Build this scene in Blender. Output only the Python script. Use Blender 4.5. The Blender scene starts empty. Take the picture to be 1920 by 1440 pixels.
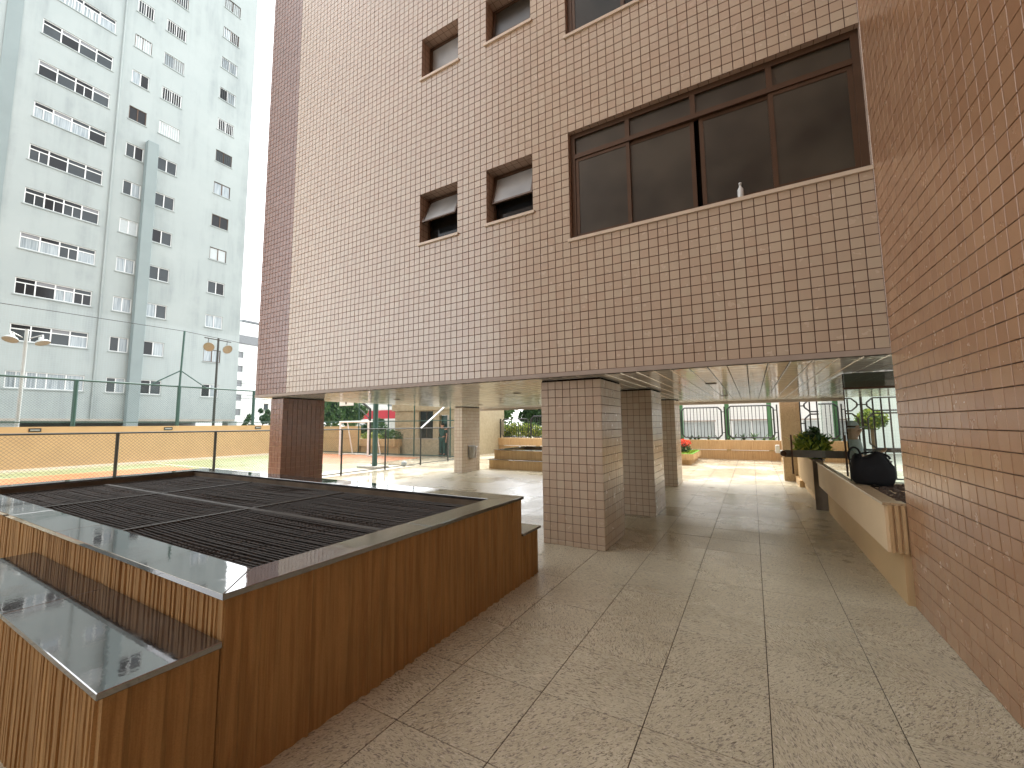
import bpy, bmesh, math, random
import numpy as np
from mathutils import Matrix, Vector
R = math.radians
S = bpy.context.scene
COL = S.collection

# ------------------------------------------------------------------ camera, sky, sun, exposure
CAMP = Vector((0, 0, 1.6))
YAW, PITCH, ROLL, FPX = 0.520766814, 0.0961011087, -0.00885026886, 780.23
cy, sy, cp, sp, cr, sr = math.cos(YAW), math.sin(YAW), math.cos(PITCH), math.sin(PITCH), math.cos(ROLL), math.sin(ROLL)
FWD = Vector((-sy * cp, cy * cp, sp)); RT0 = Vector((cy, sy, 0)); UP0 = RT0.cross(FWD)
RT = cr * RT0 + sr * UP0; UP = -sr * RT0 + cr * UP0
cam = bpy.data.cameras.new('camera'); camo = bpy.data.objects.new('camera', cam); COL.objects.link(camo)
cam.sensor_width = 36; cam.lens = 36 * FPX / 1920; cam.clip_start = 0.05; cam.clip_end = 2000
camo.matrix_world = Matrix(((RT.x, UP.x, -FWD.x, CAMP.x), (RT.y, UP.y, -FWD.y, CAMP.y), (RT.z, UP.z, -FWD.z, CAMP.z), (0, 0, 0, 1)))
S.camera = camo

SUN_DIR = Vector((-0.15, 0.55, 1.0)).normalized()        # towards the sun behind the cloud
W = bpy.data.worlds.new('World'); S.world = W; W.use_nodes = True
wn, wl = W.node_tree.nodes, W.node_tree.links
bg = wn['Background']
sky = wn.new('ShaderNodeTexSky'); sky.sky_type = 'NISHITA'; sky.sun_disc = False
sky.sun_elevation = math.asin(SUN_DIR.z); sky.sun_rotation = math.atan2(SUN_DIR.x, SUN_DIR.y)
sky.air_density = 1.0; sky.dust_density = 3.0; sky.ozone_density = 1.0; sky.altitude = 800
hs = wn.new('ShaderNodeHueSaturation'); hs.inputs['Saturation'].default_value = 0.10
wl.new(sky.outputs[0], hs.inputs['Color']); wl.new(hs.outputs[0], bg.inputs['Color'])
bg.inputs['Strength'].default_value = 0.15
sl = bpy.data.lights.new('sun', 'SUN'); sl.energy = 0.5; sl.angle = R(35); sl.color = (1.0, 0.97, 0.93)
so = bpy.data.objects.new('sun', sl); COL.objects.link(so)
so.rotation_euler = (-SUN_DIR).to_track_quat('-Z', 'Y').to_euler()
S.view_settings.view_transform = 'Standard'; S.view_settings.look = 'None'
S.view_settings.exposure = 2.6; S.view_settings.gamma = 1.0; S.view_settings.use_curve_mapping = False
S.render.engine = 'CYCLES'
S.cycles.max_bounces = 7; S.cycles.diffuse_bounces = 5; S.cycles.glossy_bounces = 3; S.cycles.transparent_max_bounces = 12

# ------------------------------------------------------------------ materials
class N:
    """tiny node helper"""
    def __init__(s, name):
        s.m = bpy.data.materials.new(name); s.m.use_nodes = True
        s.t = s.m.node_tree; s.b = s.t.nodes['Principled BSDF']
    def n(s, typ, **kw):
        x = s.t.nodes.new('ShaderNode' + typ)
        for k, v in kw.items(): setattr(x, k, v)
        return x
    def l(s, a, b): s.t.links.new(a, b)
    def put(s, sock, v):
        if hasattr(v, 'links'): s.l(v, sock)
        elif isinstance(v, (tuple, list)) and len(v) == 3 and sock.type == 'RGBA': sock.default_value = (*v, 1)
        else: sock.default_value = v
    def math(s, op, a, b=0.0, c=None):
        x = s.n('Math', operation=op); s.put(x.inputs[0], a); s.put(x.inputs[1], b)
        if c is not None: s.put(x.inputs[2], c)
        return x.outputs[0]
    def vmath(s, op, a, b):
        x = s.n('VectorMath', operation=op); s.put(x.inputs[0], a); s.put(x.inputs[1], b); return x.outputs[0]
    def pos(s): return s.n('NewGeometry').outputs['Position']
    def objrand(s): return s.n('ObjectInfo').outputs['Random']
    def rnd(s):
        a = s.n('ObjectInfo').outputs['Random']; b = s.n('NewGeometry').outputs['Random Per Island']
        return s.math('FRACT', s.math('ADD', s.math('MULTIPLY', a, 7.31), b))
    def noise(s, scale, vec=None, detail=4, rough=.55, dist=0.0):
        x = s.n('TexNoise'); x.inputs['Scale'].default_value = scale; x.inputs['Detail'].default_value = detail
        x.inputs['Roughness'].default_value = rough; x.inputs['Distortion'].default_value = dist
        s.l(vec if vec is not None else s.pos(), x.inputs['Vector']); return x.outputs[0]
    def ramp(s, f, stops):
        x = s.n('ValToRGB'); e = x.color_ramp.elements
        while len(e) < len(stops): e.new(.5)
        for i, (p, c) in enumerate(stops):
            e[i].position = p; e[i].color = (*c, 1) if isinstance(c, tuple) else (c, c, c, 1)
        s.l(f, x.inputs[0]); return x.outputs[0]
    def mix(s, f, a, b, blend='MIX'):
        x = s.n('MixRGB', blend_type=blend); s.put(x.inputs[0], f); s.put(x.inputs[1], a); s.put(x.inputs[2], b); return x.outputs[0]
    def scale(s, v, sx, sy_, sz): return s.vmath('MULTIPLY', v, (sx, sy_, sz))
    def bump(s, h, strength, dist=.01, normal=None):
        x = s.n('Bump'); x.inputs['Strength'].default_value = strength; x.inputs['Distance'].default_value = dist
        s.l(h, x.inputs['Height'])
        if normal is not None: s.l(normal, x.inputs['Normal'])
        s.l(x.outputs[0], s.b.inputs['Normal']); return x.outputs[0]
    def col(s, v): s.put(s.b.inputs['Base Color'], v)
    def rough(s, v): s.put(s.b.inputs['Roughness'], v)
    def spec(s, v): s.b.inputs['Specular IOR Level'].default_value = v
    def boxuv(s):
        g = s.n('NewGeometry'); p = s.n('SeparateXYZ'); s.l(g.outputs['Position'], p.inputs[0])
        q = s.n('SeparateXYZ'); s.l(g.outputs['True Normal'], q.inputs[0])
        ax = s.math('GREATER_THAN', s.math('ABSOLUTE', q.outputs[0]), .7); az = s.math('GREATER_THAN', s.math('ABSOLUTE', q.outputs[2]), .7)
        u = s.math('ADD', s.math('MULTIPLY', p.outputs[1], ax), s.math('MULTIPLY', p.outputs[0], s.math('SUBTRACT', 1.0, ax)))
        v = s.math('ADD', s.math('MULTIPLY', p.outputs[1], az), s.math('MULTIPLY', p.outputs[2], s.math('SUBTRACT', 1.0, az)))
        c = s.n('CombineXYZ'); s.l(u, c.inputs[0]); s.l(v, c.inputs[1]); return c.outputs[0]
    def grid(s, pitch, joint, vec):
        x = s.n('TexBrick', offset=0.0, squash=1.0); s.l(vec, x.inputs['Vector'])
        for k, v in (('Scale', 1.0), ('Mortar Size', joint / 2), ('Mortar Smooth', 0.0), ('Brick Width', pitch), ('Row Height', pitch)): x.inputs[k].default_value = v
        x.inputs['Color1'].default_value = (1, 1, 1, 1); x.inputs['Color2'].default_value = (1, 1, 1, 1); x.inputs['Mortar'].default_value = (0, 0, 0, 1)
        return x.outputs[0]

def plain(name, c, rough=.5, spec=.5, metal=0.0, var=0.08, vs=6.0, bump=0.0, bs=60.0):
    m = N(name)
    if var:
        f = m.noise(vs); m.col(m.mix(f, tuple(x * (1 - var * 2) for x in c), tuple(min(1, x * (1 + var * 2)) for x in c)))
    else: m.col(c)
    m.rough(rough); m.spec(spec); m.b.inputs['Metallic'].default_value = metal
    if bump: m.bump(m.noise(bs), bump, .004)
    return m.m

def tilemat(name, c1, c2, rough=.28):
    m = N(name); r = m.rnd()
    c = m.mix(r, c1, c2)
    c = m.mix(m.math('MULTIPLY', m.noise(1.1, detail=2), .55), c, tuple(x * .78 for x in c2))     # firing batches
    c = m.mix(m.math('MULTIPLY', m.ramp(m.noise(260, detail=2), [(.45, 0.0), (.7, 1.0)]), .16), c, tuple(x * .6 for x in c1))
    m.col(c)
    m.rough(m.math('MULTIPLY_ADD', m.noise(9), .22, rough - .15)); m.spec(.8)
    m.bump(m.noise(38, detail=2), .05, .004)
    return m.m

def groutwall(name, tile, grout, pitch=.1095):
    m = N(name); g = m.grid(pitch, .007, m.boxuv())
    m.col(m.mix(g, grout, tile)); m.rough(.45); return m.m

M = {}
M['tile'] = tilemat('tile_beige', (.535, .455, .345), (.495, .385, .285))
M['tile_brown'] = tilemat('tile_brown', (.43, .25, .14), (.36, .195, .108))
M['tile_rust'] = tilemat('tile_rust', (.24, .12, .075), (.20, .09, .055))
M['grout'] = plain('grout_dark', (.11, .062, .045), .9, .2, var=.2)
M['grout_light'] = plain('grout_light', (.42, .29, .19), .9, .2, var=.2)
def patchy_grout():
    m = N('grout_patchy'); m.col(m.mix(m.ramp(m.noise(1.3, detail=4), [(.54, 0.0), (.64, 1.0)]), (.09, .048, .027), (.26, .165, .10))); m.rough(.9); return m.m
M['grout_patchy'] = patchy_grout()
M['core'] = groutwall('tile_core_beige', (.44, .34, .275), (.13, .08, .06))
M['trim'] = plain('soffit_trim', (.36, .30, .25), .5, .4, var=.05)
M['black'] = plain('black_gap', (.012, .01, .009), .9, .1, var=0)
M['sill'] = plain('cream_marble', (.62, .53, .42), .35, var=.06)
M['frame'] = plain('bronze_aluminium', (.085, .05, .03), .38, .5, .35, var=.1)
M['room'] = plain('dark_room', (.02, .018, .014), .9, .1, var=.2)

def pvc():
    m = N('pvc_board'); m.col((.88, .88, .85)); m.rough(.07); m.spec(.5)
    p = m.pos()
    w = m.noise(3.2, m.scale(p, 1.3, 2.6, 1), detail=2); w2 = m.noise(1.0, m.scale(p, 7, 2.2, 1), detail=2)
    m.bump(m.math('ADD', w, m.math('MULTIPLY', w2, .5)), .2, .03); return m.m
M['pvc'] = pvc()

def granite(name, wet=False, gain=1.0):
    m = N(name); G = lambda *c: tuple(x * gain for x in c); r = m.objrand(); isl = m.n('NewGeometry').outputs['Random Per Island']
    rr = m.math('FRACT', m.math('ADD', m.math('MULTIPLY', r, 9.17), isl))
    p = m.pos()
    rot = m.n('VectorRotate', rotation_type='Z_AXIS'); m.l(p, rot.inputs['Vector']); m.l(m.math('MULTIPLY', m.math('FLOOR', m.math('MULTIPLY', rr, 5.0)), 1.1), rot.inputs['Angle'])
    off = m.n('CombineXYZ'); m.l(m.math('MULTIPLY', rr, 53.0), off.inputs[0]); m.l(m.math('MULTIPLY', rr, 91.0), off.inputs[1])
    q = m.vmath('ADD', rot.outputs[0], off.outputs[0])
    st = m.scale(q, .5, 1.6, 1)
    a = m.noise(60, st, detail=2, rough=.6, dist=1.2); b = m.noise(75, m.vmath('ADD', st, (5, 9, 2)), detail=2, rough=.6, dist=1.2); c = m.noise(2.2, q, detail=3)
    base = m.mix(m.ramp(c, [(.3, 0.0), (.7, 1.0)]), G(.24, .215, .152), G(.305, .28, .205))
    base = m.mix(m.math('MULTIPLY', rr, .4), base, G(.27, .235, .165))
    d = m.ramp(a, [(.39, 1.0), (.47, 0.0)]); l = m.ramp(b, [(.57, 0.0), (.65, 1.0)])
    base = m.mix(m.math('MULTIPLY', d, .85), base, G(.085, .07, .06))
    base = m.mix(m.math('MULTIPLY', l, .75), base, (.62, .56, .46))
    m.col(base)
    w = m.noise(.55, detail=4, rough=.6)
    if wet: m.rough(m.ramp(w, [(.40, .05), (.60, .32)]))
    else: m.rough(m.math('ADD', m.ramp(w, [(.35, .16), (.65, .36)]), m.math('MULTIPLY', a, .08)))
    m.spec(.5); m.bump(m.math('ADD', a, m.math('MULTIPLY', b, .5)), .10, .003); return m.m
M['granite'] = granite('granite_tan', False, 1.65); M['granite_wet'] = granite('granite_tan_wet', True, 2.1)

def ochre(name, c=(.43, .27, .115), dark=(.18, .095, .033)):
    m = N(name); p = m.pos()
    s1 = m.noise(1.0, m.scale(p, 34, 34, 1.3), detail=4, rough=.65); s2 = m.noise(2.0, detail=4)
    k = m.mix(m.ramp(s1, [(.42, 0.0), (.62, 1.0)]), c, dark)
    k = m.mix(.52, k, c); k = m.mix(m.math('MULTIPLY', m.ramp(m.noise(190, detail=2), [(.4, 0.0), (.7, 1.0)]), .35), k, tuple(x * .55 for x in c))
    k = m.mix(m.math('MULTIPLY', m.ramp(s2, [(.5, 0.0), (.75, 1.0)]), .4), k, tuple(x * .6 for x in c))
    m.col(k); m.rough(.85); m.spec(.25)
    m.bump(m.noise(140, detail=3), .35, .004); return m.m
M['ochre'] = ochre('ochre_render'); M['ochre_light'] = ochre('ochre_light_render', (.56, .39, .21), (.36, .21, .09))
M['cream_render'] = plain('cream_render', (.68, .52, .33), .8, .2, var=.05, vs=1.5, bump=.2)
M['ochre_plain'] = plain('ochre_paint', (.55, .385, .205), .8, .2, var=.06, vs=1.5, bump=.2)

def polished_black():
    m = N('black_granite'); f = m.noise(240, detail=3); c = m.mix(m.ramp(f, [(.5, 0.0), (.75, 1.0)]), (.018, .017, .017), (.11, .105, .10))
    d = m.ramp(m.noise(3.0, detail=5, rough=.7), [(.52, 0.0), (.72, 1.0)])
    m.col(m.mix(m.math('MULTIPLY', d, .35), c, (.16, .15, .13)))
    m.rough(m.math('MULTIPLY_ADD', d, .14, .04)); m.b.inputs['IOR'].default_value = 3.2
    m.bump(m.noise(22, detail=3), .045, .004); return m.m
M['blackg'] = polished_black()
M['grate'] = plain('rusty_steel', (.045, .036, .03), .6, .4, .3, var=.35, vs=9)
M['flat_steel'] = plain('flat_steel', (.06, .055, .048), .6, .4, .1, var=.2)
M['lining_and_shade'] = plain('stained_lining_and_shade', (.11, .085, .06), .85, .2, var=.4, vs=2.5)  # stained brown lining; also serves as painted shade on the entrance planter
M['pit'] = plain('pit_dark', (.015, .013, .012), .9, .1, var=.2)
M['green_paint'] = plain('green_paint', (.022, .075, .06), .45, .5, var=.15)
M['dark_paint'] = plain('dark_green_paint', (.03, .035, .03), .5, .5, var=.15)
M['green_post'] = plain('mid_green_paint', (.07, .19, .09), .5, .4, var=.1)
M['blackiron'] = plain('black_iron', (.012, .012, .013), .45, .5, var=.1)
M['white_paint'] = plain('white_paint', (.78, .78, .75), .45, var=.04)
M['galv'] = plain('galvanised', (.5, .52, .5), .35, .5, .7, var=.1)
M['steel'] = plain('brushed_steel', (.42, .41, .39), .3, .5, .9, var=.1)
M['bar_steel'] = plain('dull_steel', (.13, .12, .10), .4, .5, .5, var=.1)
M['lamp_grey'] = plain('lamp_grey', (.40, .44, .43), .45, var=.06)
M['lamp_brown'] = plain('lamp_lens', (.33, .27, .19), .25, var=.15, vs=30)
M['concrete'] = plain('concrete', (.40, .38, .33), .85, .2, var=.12, vs=3, bump=.2)

def tower_paint(name, tiles):
    m = N(name); p = m.pos()
    st = m.noise(1.0, m.scale(p, 1.1, 1.1, .12), detail=5, rough=.65); bl = m.noise(.35, detail=5, rough=.65)
    c = m.mix(m.ramp(st, [(.45, 0.0), (.8, 1.0)]), (.325, .372, .366), (.225, .262, .262))
    c = m.mix(m.ramp(bl, [(.4, 0.0), (.7, 1.0)]), c, (.355, .402, .392))
    if tiles:
        g = m.grid(.14, .012, m.boxuv()); c = m.mix(m.math('MULTIPLY', m.math('SUBTRACT', 1.0, g), .55), c, (.36, .45, .45))
        m.rough(.35)
    else: m.rough(.75)
    m.col(c); m.spec(.35); return m.m
M['tower'] = tower_paint('tower_plaster', False); M['tower_tile'] = tower_paint('tower_mosaic', True)
M['tower_rib'] = plain('tower_rib_grey', (.235, .285, .285), .8, .2, var=.06, vs=.6)
M['alu_white'] = plain('white_aluminium', (.72, .75, .74), .4, var=.03)
M['winglass'] = plain('window_glass', (.045, .055, .06), .10, .25, var=.35, vs=.35)
M['windark'] = plain('window_dark', (.016, .018, .02), .1, .25, var=.3, vs=.4)
def curtain():
    m = N('curtain_behind_glass'); p = m.pos(); w = m.noise(1.0, m.scale(p, 14, 14, .6), detail=3)
    m.col(m.ramp(w, [(.3, (.16, .20, .22)), (.7, (.42, .48, .50))])); m.rough(.15); return m.m
M['curtain'] = curtain()
M['blind'] = plain('roller_blind', (.42, .47, .47), .3, var=.06)
M['mosaic_white'] = groutwall('white_mosaic', (.74, .76, .74), (.55, .57, .56), .16)
M['grey_band'] = plain('grey_band', (.20, .21, .22), .6, var=.1)
M['red'] = plain('red_paint', (.55, .03, .05), .55, var=.15, vs=.6)
def frosted(name, c, rough=.3):
    m = N(name); m.col(m.mix(m.ramp(m.noise(1.5, detail=2), [(.32, 0.0), (.68, 1.0)]), tuple(x * .6 for x in c), tuple(x * 1.5 for x in c))); m.rough(rough); m.spec(.5); m.bump(m.noise(420, detail=1), .05, .002); return m.m
M['frost_dark'] = frosted('frosted_dark_glass', (.040, .036, .027), .30)
M['frost_light'] = frosted('frosted_light_glass', (.21, .215, .21), .3)
def clearglass():
    m = N('clear_glass'); t = m.n('BsdfTransparent'); t.inputs[0].default_value = (.86, .93, .90, 1)
    g = m.n('BsdfGlossy'); g.inputs['Roughness'].default_value = .01; g.inputs['Color'].default_value = (.95, 1, .98, 1)
    f = m.n('Fresnel'); f.inputs['IOR'].default_value = 1.52
    x = m.n('MixShader'); m.l(m.math('MULTIPLY_ADD', f.outputs[0], 1.3, .02), x.inputs[0]); m.l(t.outputs[0], x.inputs[1]); m.l(g.outputs[0], x.inputs[2])
    m.l(x.outputs[0], m.t.nodes['Material Output'].inputs['Surface']); return m.m
M['glass'] = clearglass()
def leaf(name, a, b, c):
    m = N(name); r = m.rnd(); m.col(m.ramp(r, [(0, a), (.55, b), (1, c)])); m.rough(.45); m.spec(.4)
    m.b.inputs['Subsurface Weight'].default_value = 0.0
    t = m.n('BsdfTranslucent'); m.l(m.b.inputs['Base Color'].links[0].from_socket, t.inputs[0])
    x = m.n('MixShader'); x.inputs[0].default_value = .3; m.l(m.b.outputs[0], x.inputs[1]); m.l(t.outputs[0], x.inputs[2])
    m.l(x.outputs[0], m.t.nodes['Material Output'].inputs['Surface']); return m.m
M['leaf'] = leaf('leaf_green', (.035, .085, .025), (.07, .15, .04), (.13, .21, .06))
M['leaf_dark'] = leaf('leaf_dark', (.02, .05, .02), (.035, .085, .03), (.07, .13, .04))
M['leaf_yellow'] = leaf('leaf_lime', (.10, .17, .02), (.24, .32, .04), (.42, .42, .06))
M['leaf_red'] = leaf('petal_red', (.50, .03, .02), (.68, .06, .03), (.75, .14, .05))
M['petal_orange'] = leaf('petal_orange', (.6, .18, .03), (.7, .3, .04), (.7, .45, .05))
M['bark'] = plain('bark', (.11, .08, .055), .9, .2, var=.3, vs=12, bump=.5)
M['grass'] = plain('lawn_green', (.12, .30, .03), .8, .2, var=.25, vs=40, bump=.6)
def mulch():
    m = N('bark_mulch'); v = m.n('TexVoronoi'); v.inputs['Scale'].default_value = 38; m.l(m.pos(), v.inputs['Vector'])
    m.col(m.ramp(m.noise(70, detail=3), [(.3, (.02, .012, .008)), (.7, (.10, .055, .03))])); m.rough(.9); m.bump(v.outputs[0], .9, .03); return m.m
M['mulch'] = mulch()
def stone():
    m = N('tan_stone_cladding'); r = m.rnd(); f = m.noise(9, detail=5, rough=.7); g = m.noise(45, detail=3)
    c = m.ramp(f, [(.25, (.24, .20, .12)), (.55, (.40, .34, .22)), (.8, (.50, .44, .31))]); c = m.mix(m.math('MULTIPLY', r, .35), c, (.34, .28, .17))
    c = m.mix(m.math('MULTIPLY', m.ramp(g, [(.5, 0.0), (.7, 1.0)]), .3), c, (.18, .15, .09)); m.col(c); m.rough(.6); m.bump(g, .2, .004); return m.m
M['stone'] = stone()
def pinkstone():
    m = N('pink_granite'); f = m.noise(60, detail=4, rough=.7)
    m.col(m.ramp(f, [(.3, (.22, .15, .09)), (.5, (.44, .32, .19)), (.75, (.55, .43, .29))])); m.rough(.35); return m.m
M['pinkstone'] = pinkstone()
def court():
    m = N('court_paint'); g = m.n('SeparateXYZ'); m.l(m.pos(), g.inputs[0]); x, y = g.outputs[0], g.outputs[1]
    inx = m.math('MULTIPLY', m.math('GREATER_THAN', x, -21.05), m.math('LESS_THAN', x, -13.2))
    o1 = m.math('MULTIPLY', inx, m.math('LESS_THAN', y, 8.05))
    d = m.math('SQRT', m.math('ADD', m.math('POWER', m.math('ADD', x, 17.6), 2.0), m.math('POWER', m.math('SUBTRACT', y, 16.0), 2.0)))
    o2 = m.math('LESS_THAN', d, 4.75)
    o = m.math('MAXIMUM', o1, o2)
    rim = m.math('MAXIMUM', m.math('MAXIMUM', m.math('LESS_THAN', x, -23.95), m.math('GREATER_THAN', x, -12.95)), m.math('GREATER_THAN', y, 15.95))
    dirt = m.noise(1.3, detail=5, rough=.65)
    grn = m.mix(dirt, (.20, .25, .12), (.30, .33, .17)); org = m.mix(dirt, (.40, .15, .06), (.52, .22, .10)); be = m.mix(dirt, (.46, .40, .29), (.56, .50, .38))
    c = m.mix(o, grn, org); c = m.mix(rim, c, be); m.col(c)
    m.rough(m.ramp(m.noise(.5, detail=4), [(.4, .3), (.62, .6)])); return m.m
M['court'] = court()
M['line'] = plain('line_paint', (.75, .73, .6), .5, var=.1)
M['asphalt'] = plain('ground_grey', (.26, .25, .22), .9, .2, var=.2, vs=.4)
M['bagcloth'] = plain('black_nylon', (.006, .006, .0065), .75, .2, var=.2, vs=20, bump=.3)
M['skin'] = plain('skin', (.50, .28, .19), .5, var=.05)
M['shirt_grey'] = plain('grey_cloth', (.42, .44, .45), .9, .1, var=.08, vs=30)
M['shirt_white'] = plain('white_cloth', (.70, .70, .70), .9, .1, var=.05)
M['cloth_dark'] = plain('dark_cloth', (.03, .035, .04), .9, .1, var=.1)
M['cloth_teal'] = plain('teal_cloth', (.035, .085, .075), .9, .1, var=.1)
M['hair'] = plain('hair_dark', (.02, .015, .012), .6, .3, var=.2)
M['door_green'] = plain('dark_green_door', (.03, .065, .06), .15, .5, var=.2)
M['slate'] = plain('slate_roof', (.17, .18, .19), .7, var=.15)
M['cable'] = plain('black_cable', (.02, .02, .02), .7, var=0)
M['beige_wall'] = plain('pale_wall', (.66, .66, .62), .8, .2, var=.05, vs=.6)
M['bottle'] = plain('pale_plastic', (.65, .68, .68), .25, var=.05)

# ------------------------------------------------------------------ mesh helpers
class MB:
    def __init__(s): s.v = []; s.f = []
    def quad(s, a, b, c, d):
        i = len(s.v); s.v += [tuple(a), tuple(b), tuple(c), tuple(d)]; s.f.append((i, i + 1, i + 2, i + 3)); return s
    def poly(s, pts):
        i = len(s.v); s.v += [tuple(p) for p in pts]; s.f.append(tuple(range(i, i + len(pts)))); return s
    def box(s, x0, x1, y0, y1, z0, z1, bev=0.0):
        if bev:
            b = bev; i = len(s.v); ring = []
            for z, k in ((z0, b), (z0 + b, 0), (z1 - b, 0), (z1, b)):
                pts = [(x0 + k + (b if k == 0 else 0), y0 + k, z), (x1 - k - (b if k == 0 else 0), y0 + k, z), (x1 - k, y0 + k + (b if k == 0 else 0), z), (x1 - k, y1 - k - (b if k == 0 else 0), z),
                       (x1 - k - (b if k == 0 else 0), y1 - k, z), (x0 + k + (b if k == 0 else 0), y1 - k, z), (x0 + k, y1 - k - (b if k == 0 else 0), z), (x0 + k, y0 + k + (b if k == 0 else 0), z)]
                ring.append(len(s.v)); s.v += pts
            for a, c in zip(ring, ring[1:]):
                for j in range(8):
                    j2 = (j + 1) % 8; s.f.append((a + j, a + j2, c + j2, c + j))
            s.f.append(tuple(ring[0] + j for j in reversed(range(8)))); s.f.append(tuple(ring[-1] + j for j in range(8)))
            return s
        i = len(s.v)
        s.v += [(x0, y0, z0), (x1, y0, z0), (x1, y1, z0), (x0, y1, z0), (x0, y0, z1), (x1, y0, z1), (x1, y1, z1), (x0, y1, z1)]
        s.f += [(i + 3, i + 2, i + 1, i), (i + 4, i + 5, i + 6, i + 7), (i, i + 1, i + 5, i + 4), (i + 1, i + 2, i + 6, i + 5), (i + 2, i + 3, i + 7, i + 6), (i + 3, i, i + 4, i + 7)]
        return s
    def tube(s, a, b, r, n=6, r2=None, caps=True):
        a, b = Vector(a), Vector(b); d = (b - a).normalized(); r2 = r if r2 is None else r2
        u = d.orthogonal().normalized(); w = d.cross(u); i = len(s.v)
        for p, q in ((a, r), (b, r2)):
            for k in range(n):
                t = 2 * math.pi * (k + .5) / n; s.v.append(tuple(p + u * math.cos(t) * q + w * math.sin(t) * q))
        for k in range(n): s.f.append((i + k, i + (k + 1) % n, i + n + (k + 1) % n, i + n + k))
        if caps: s.f.append(tuple(i + k for k in reversed(range(n)))); s.f.append(tuple(i + n + k for k in range(n)))
        return s
    def path(s, pts, r, n=6):
        for a, b in zip(pts, pts[1:]): s.tube(a, b, r, n)
        return s
    def lathe(s, c, prof, n=16, axis=Vector((0, 0, 1))):
        axis = Vector(axis).normalized(); u = axis.orthogonal().normalized(); w = axis.cross(u); c = Vector(c); i = len(s.v)
        for r, h in prof:
            for k in range(n):
                t = 2 * math.pi * k / n; s.v.append(tuple(c + axis * h + u * math.cos(t) * r + w * math.sin(t) * r))
        for j in range(len(prof) - 1):
            for k in range(n):
                k2 = (k + 1) % n; s.f.append((i + j * n + k, i + j * n + k2, i + (j + 1) * n + k2, i + (j + 1) * n + k))
        return s
    def build(s, name, mat, parent=None, smooth=False):
        me = bpy.data.meshes.new(name); me.from_pydata(s.v, [], s.f); me.update()
        return link(name, me, mat, parent, smooth)

def link(name, me, mat, parent=None, smooth=False):
    if mat is not None and not me.materials: me.materials.append(M[mat] if isinstance(mat, str) else mat)
    if smooth: me.polygons.foreach_set('use_smooth', [True] * len(me.polygons))
    o = bpy.data.objects.new(name, me); COL.objects.link(o)
    if parent is not None: adopt(o, parent)
    return o
def adopt(o, parent):
    o.parent = parent
    if parent.type == 'EMPTY': o.matrix_parent_inverse = Matrix.Translation(-Vector(parent.location))   # meshes stand at identity
def empty(name, loc, label=None, cat=None, group=None):
    e = bpy.data.objects.new(name, None); COL.objects.link(e); e.location = loc; e.empty_display_size = .2
    if label: tag(e, label, cat, group)
    return e
def tag(o, label, cat, group=None):
    o['label'] = label; o['category'] = cat
    if group: o['group'] = group
    return o
def kind(o, k): o['kind'] = k; return o

def box(name, mat, parent, *b, bev=0.0): return MB().box(*b, bev=bev).build(name, mat, parent)

def holed(mb, O, U, V, Nn, u0, u1, v0, v1, holes, depth):
    """flat wall with openings and their reveals; Nn points out of the wall"""
    O, U, V, Nn = Vector(O), Vector(U), Vector(V), Vector(Nn)
    P = lambda u, v, d=0.0: O + U * u + V * v - Nn * d
    us = sorted({u0, u1, *[h[0] for h in holes], *[h[1] for h in holes]}); vs = sorted({v0, v1, *[h[2] for h in holes], *[h[3] for h in holes]})
    us = [u for u in us if u0 <= u <= u1]; vs = [v for v in vs if v0 <= v <= v1]
    flip = U.cross(V).dot(Nn) < 0
    def q(a, b, c, d): mb.quad(d, c, b, a) if flip else mb.quad(a, b, c, d)
    for a, b in zip(us, us[1:]):
        run = None
        for c, d in zip(vs, vs[1:]):
            mu, mv = (a + b) / 2, (c + d) / 2
            if any(h[0] < mu < h[1] and h[2] < mv < h[3] for h in holes): continue
            q(P(a, c), P(b, c), P(b, d), P(a, d))
    for a, b, c, d in holes:
        q(P(a, c), P(a, d), P(a, d, depth), P(a, c, depth)); q(P(b, d), P(b, c), P(b, c, depth), P(b, d, depth))
        q(P(b, c), P(a, c), P(a, c, depth), P(b, c, depth)); q(P(a, d), P(b, d), P(b, d, depth), P(a, d, depth))

# ---- tiles: template is a bevelled plate in local (u, v, n)
def tile_template(w, h, t=.006, b=.0018):
    a, c = w / 2, h / 2
    v = [(-a, -c, -.002), (a, -c, -.002), (a, c, -.002), (-a, c, -.002), (-a, -c, t - b), (a, -c, t - b), (a, c, t - b), (-a, c, t - b), (-a + b, -c + b, t), (a - b, -c + b, t), (a - b, c - b, t), (-a + b, c - b, t)]
    f = [(8, 9, 10, 11)] + [(i, (i + 1) % 4, 4 + (i + 1) % 4, 4 + i) for i in range(4)] + [(4 + i, 4 + (i + 1) % 4, 8 + (i + 1) % 4, 8 + i) for i in range(4)]
    return np.array(v), f
_tm = {}
def tile_mesh(w, h, mat):
    k = (round(w, 4), round(h, 4), mat)
    if k not in _tm:
        v, f = tile_template(w, h); me = bpy.data.meshes.new('tile'); me.from_pydata([tuple(x) for x in v], [], f); me.update(); me.materials.append(M[mat]); _tm[k] = me
    return _tm[k]
def pix(p):
    d = Vector(p) - CAMP; z = d.dot(FWD)
    if z < .1: return None
    return 960 + FPX * d.dot(RT) / z, 720 - FPX * d.dot(UP) / z
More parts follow.
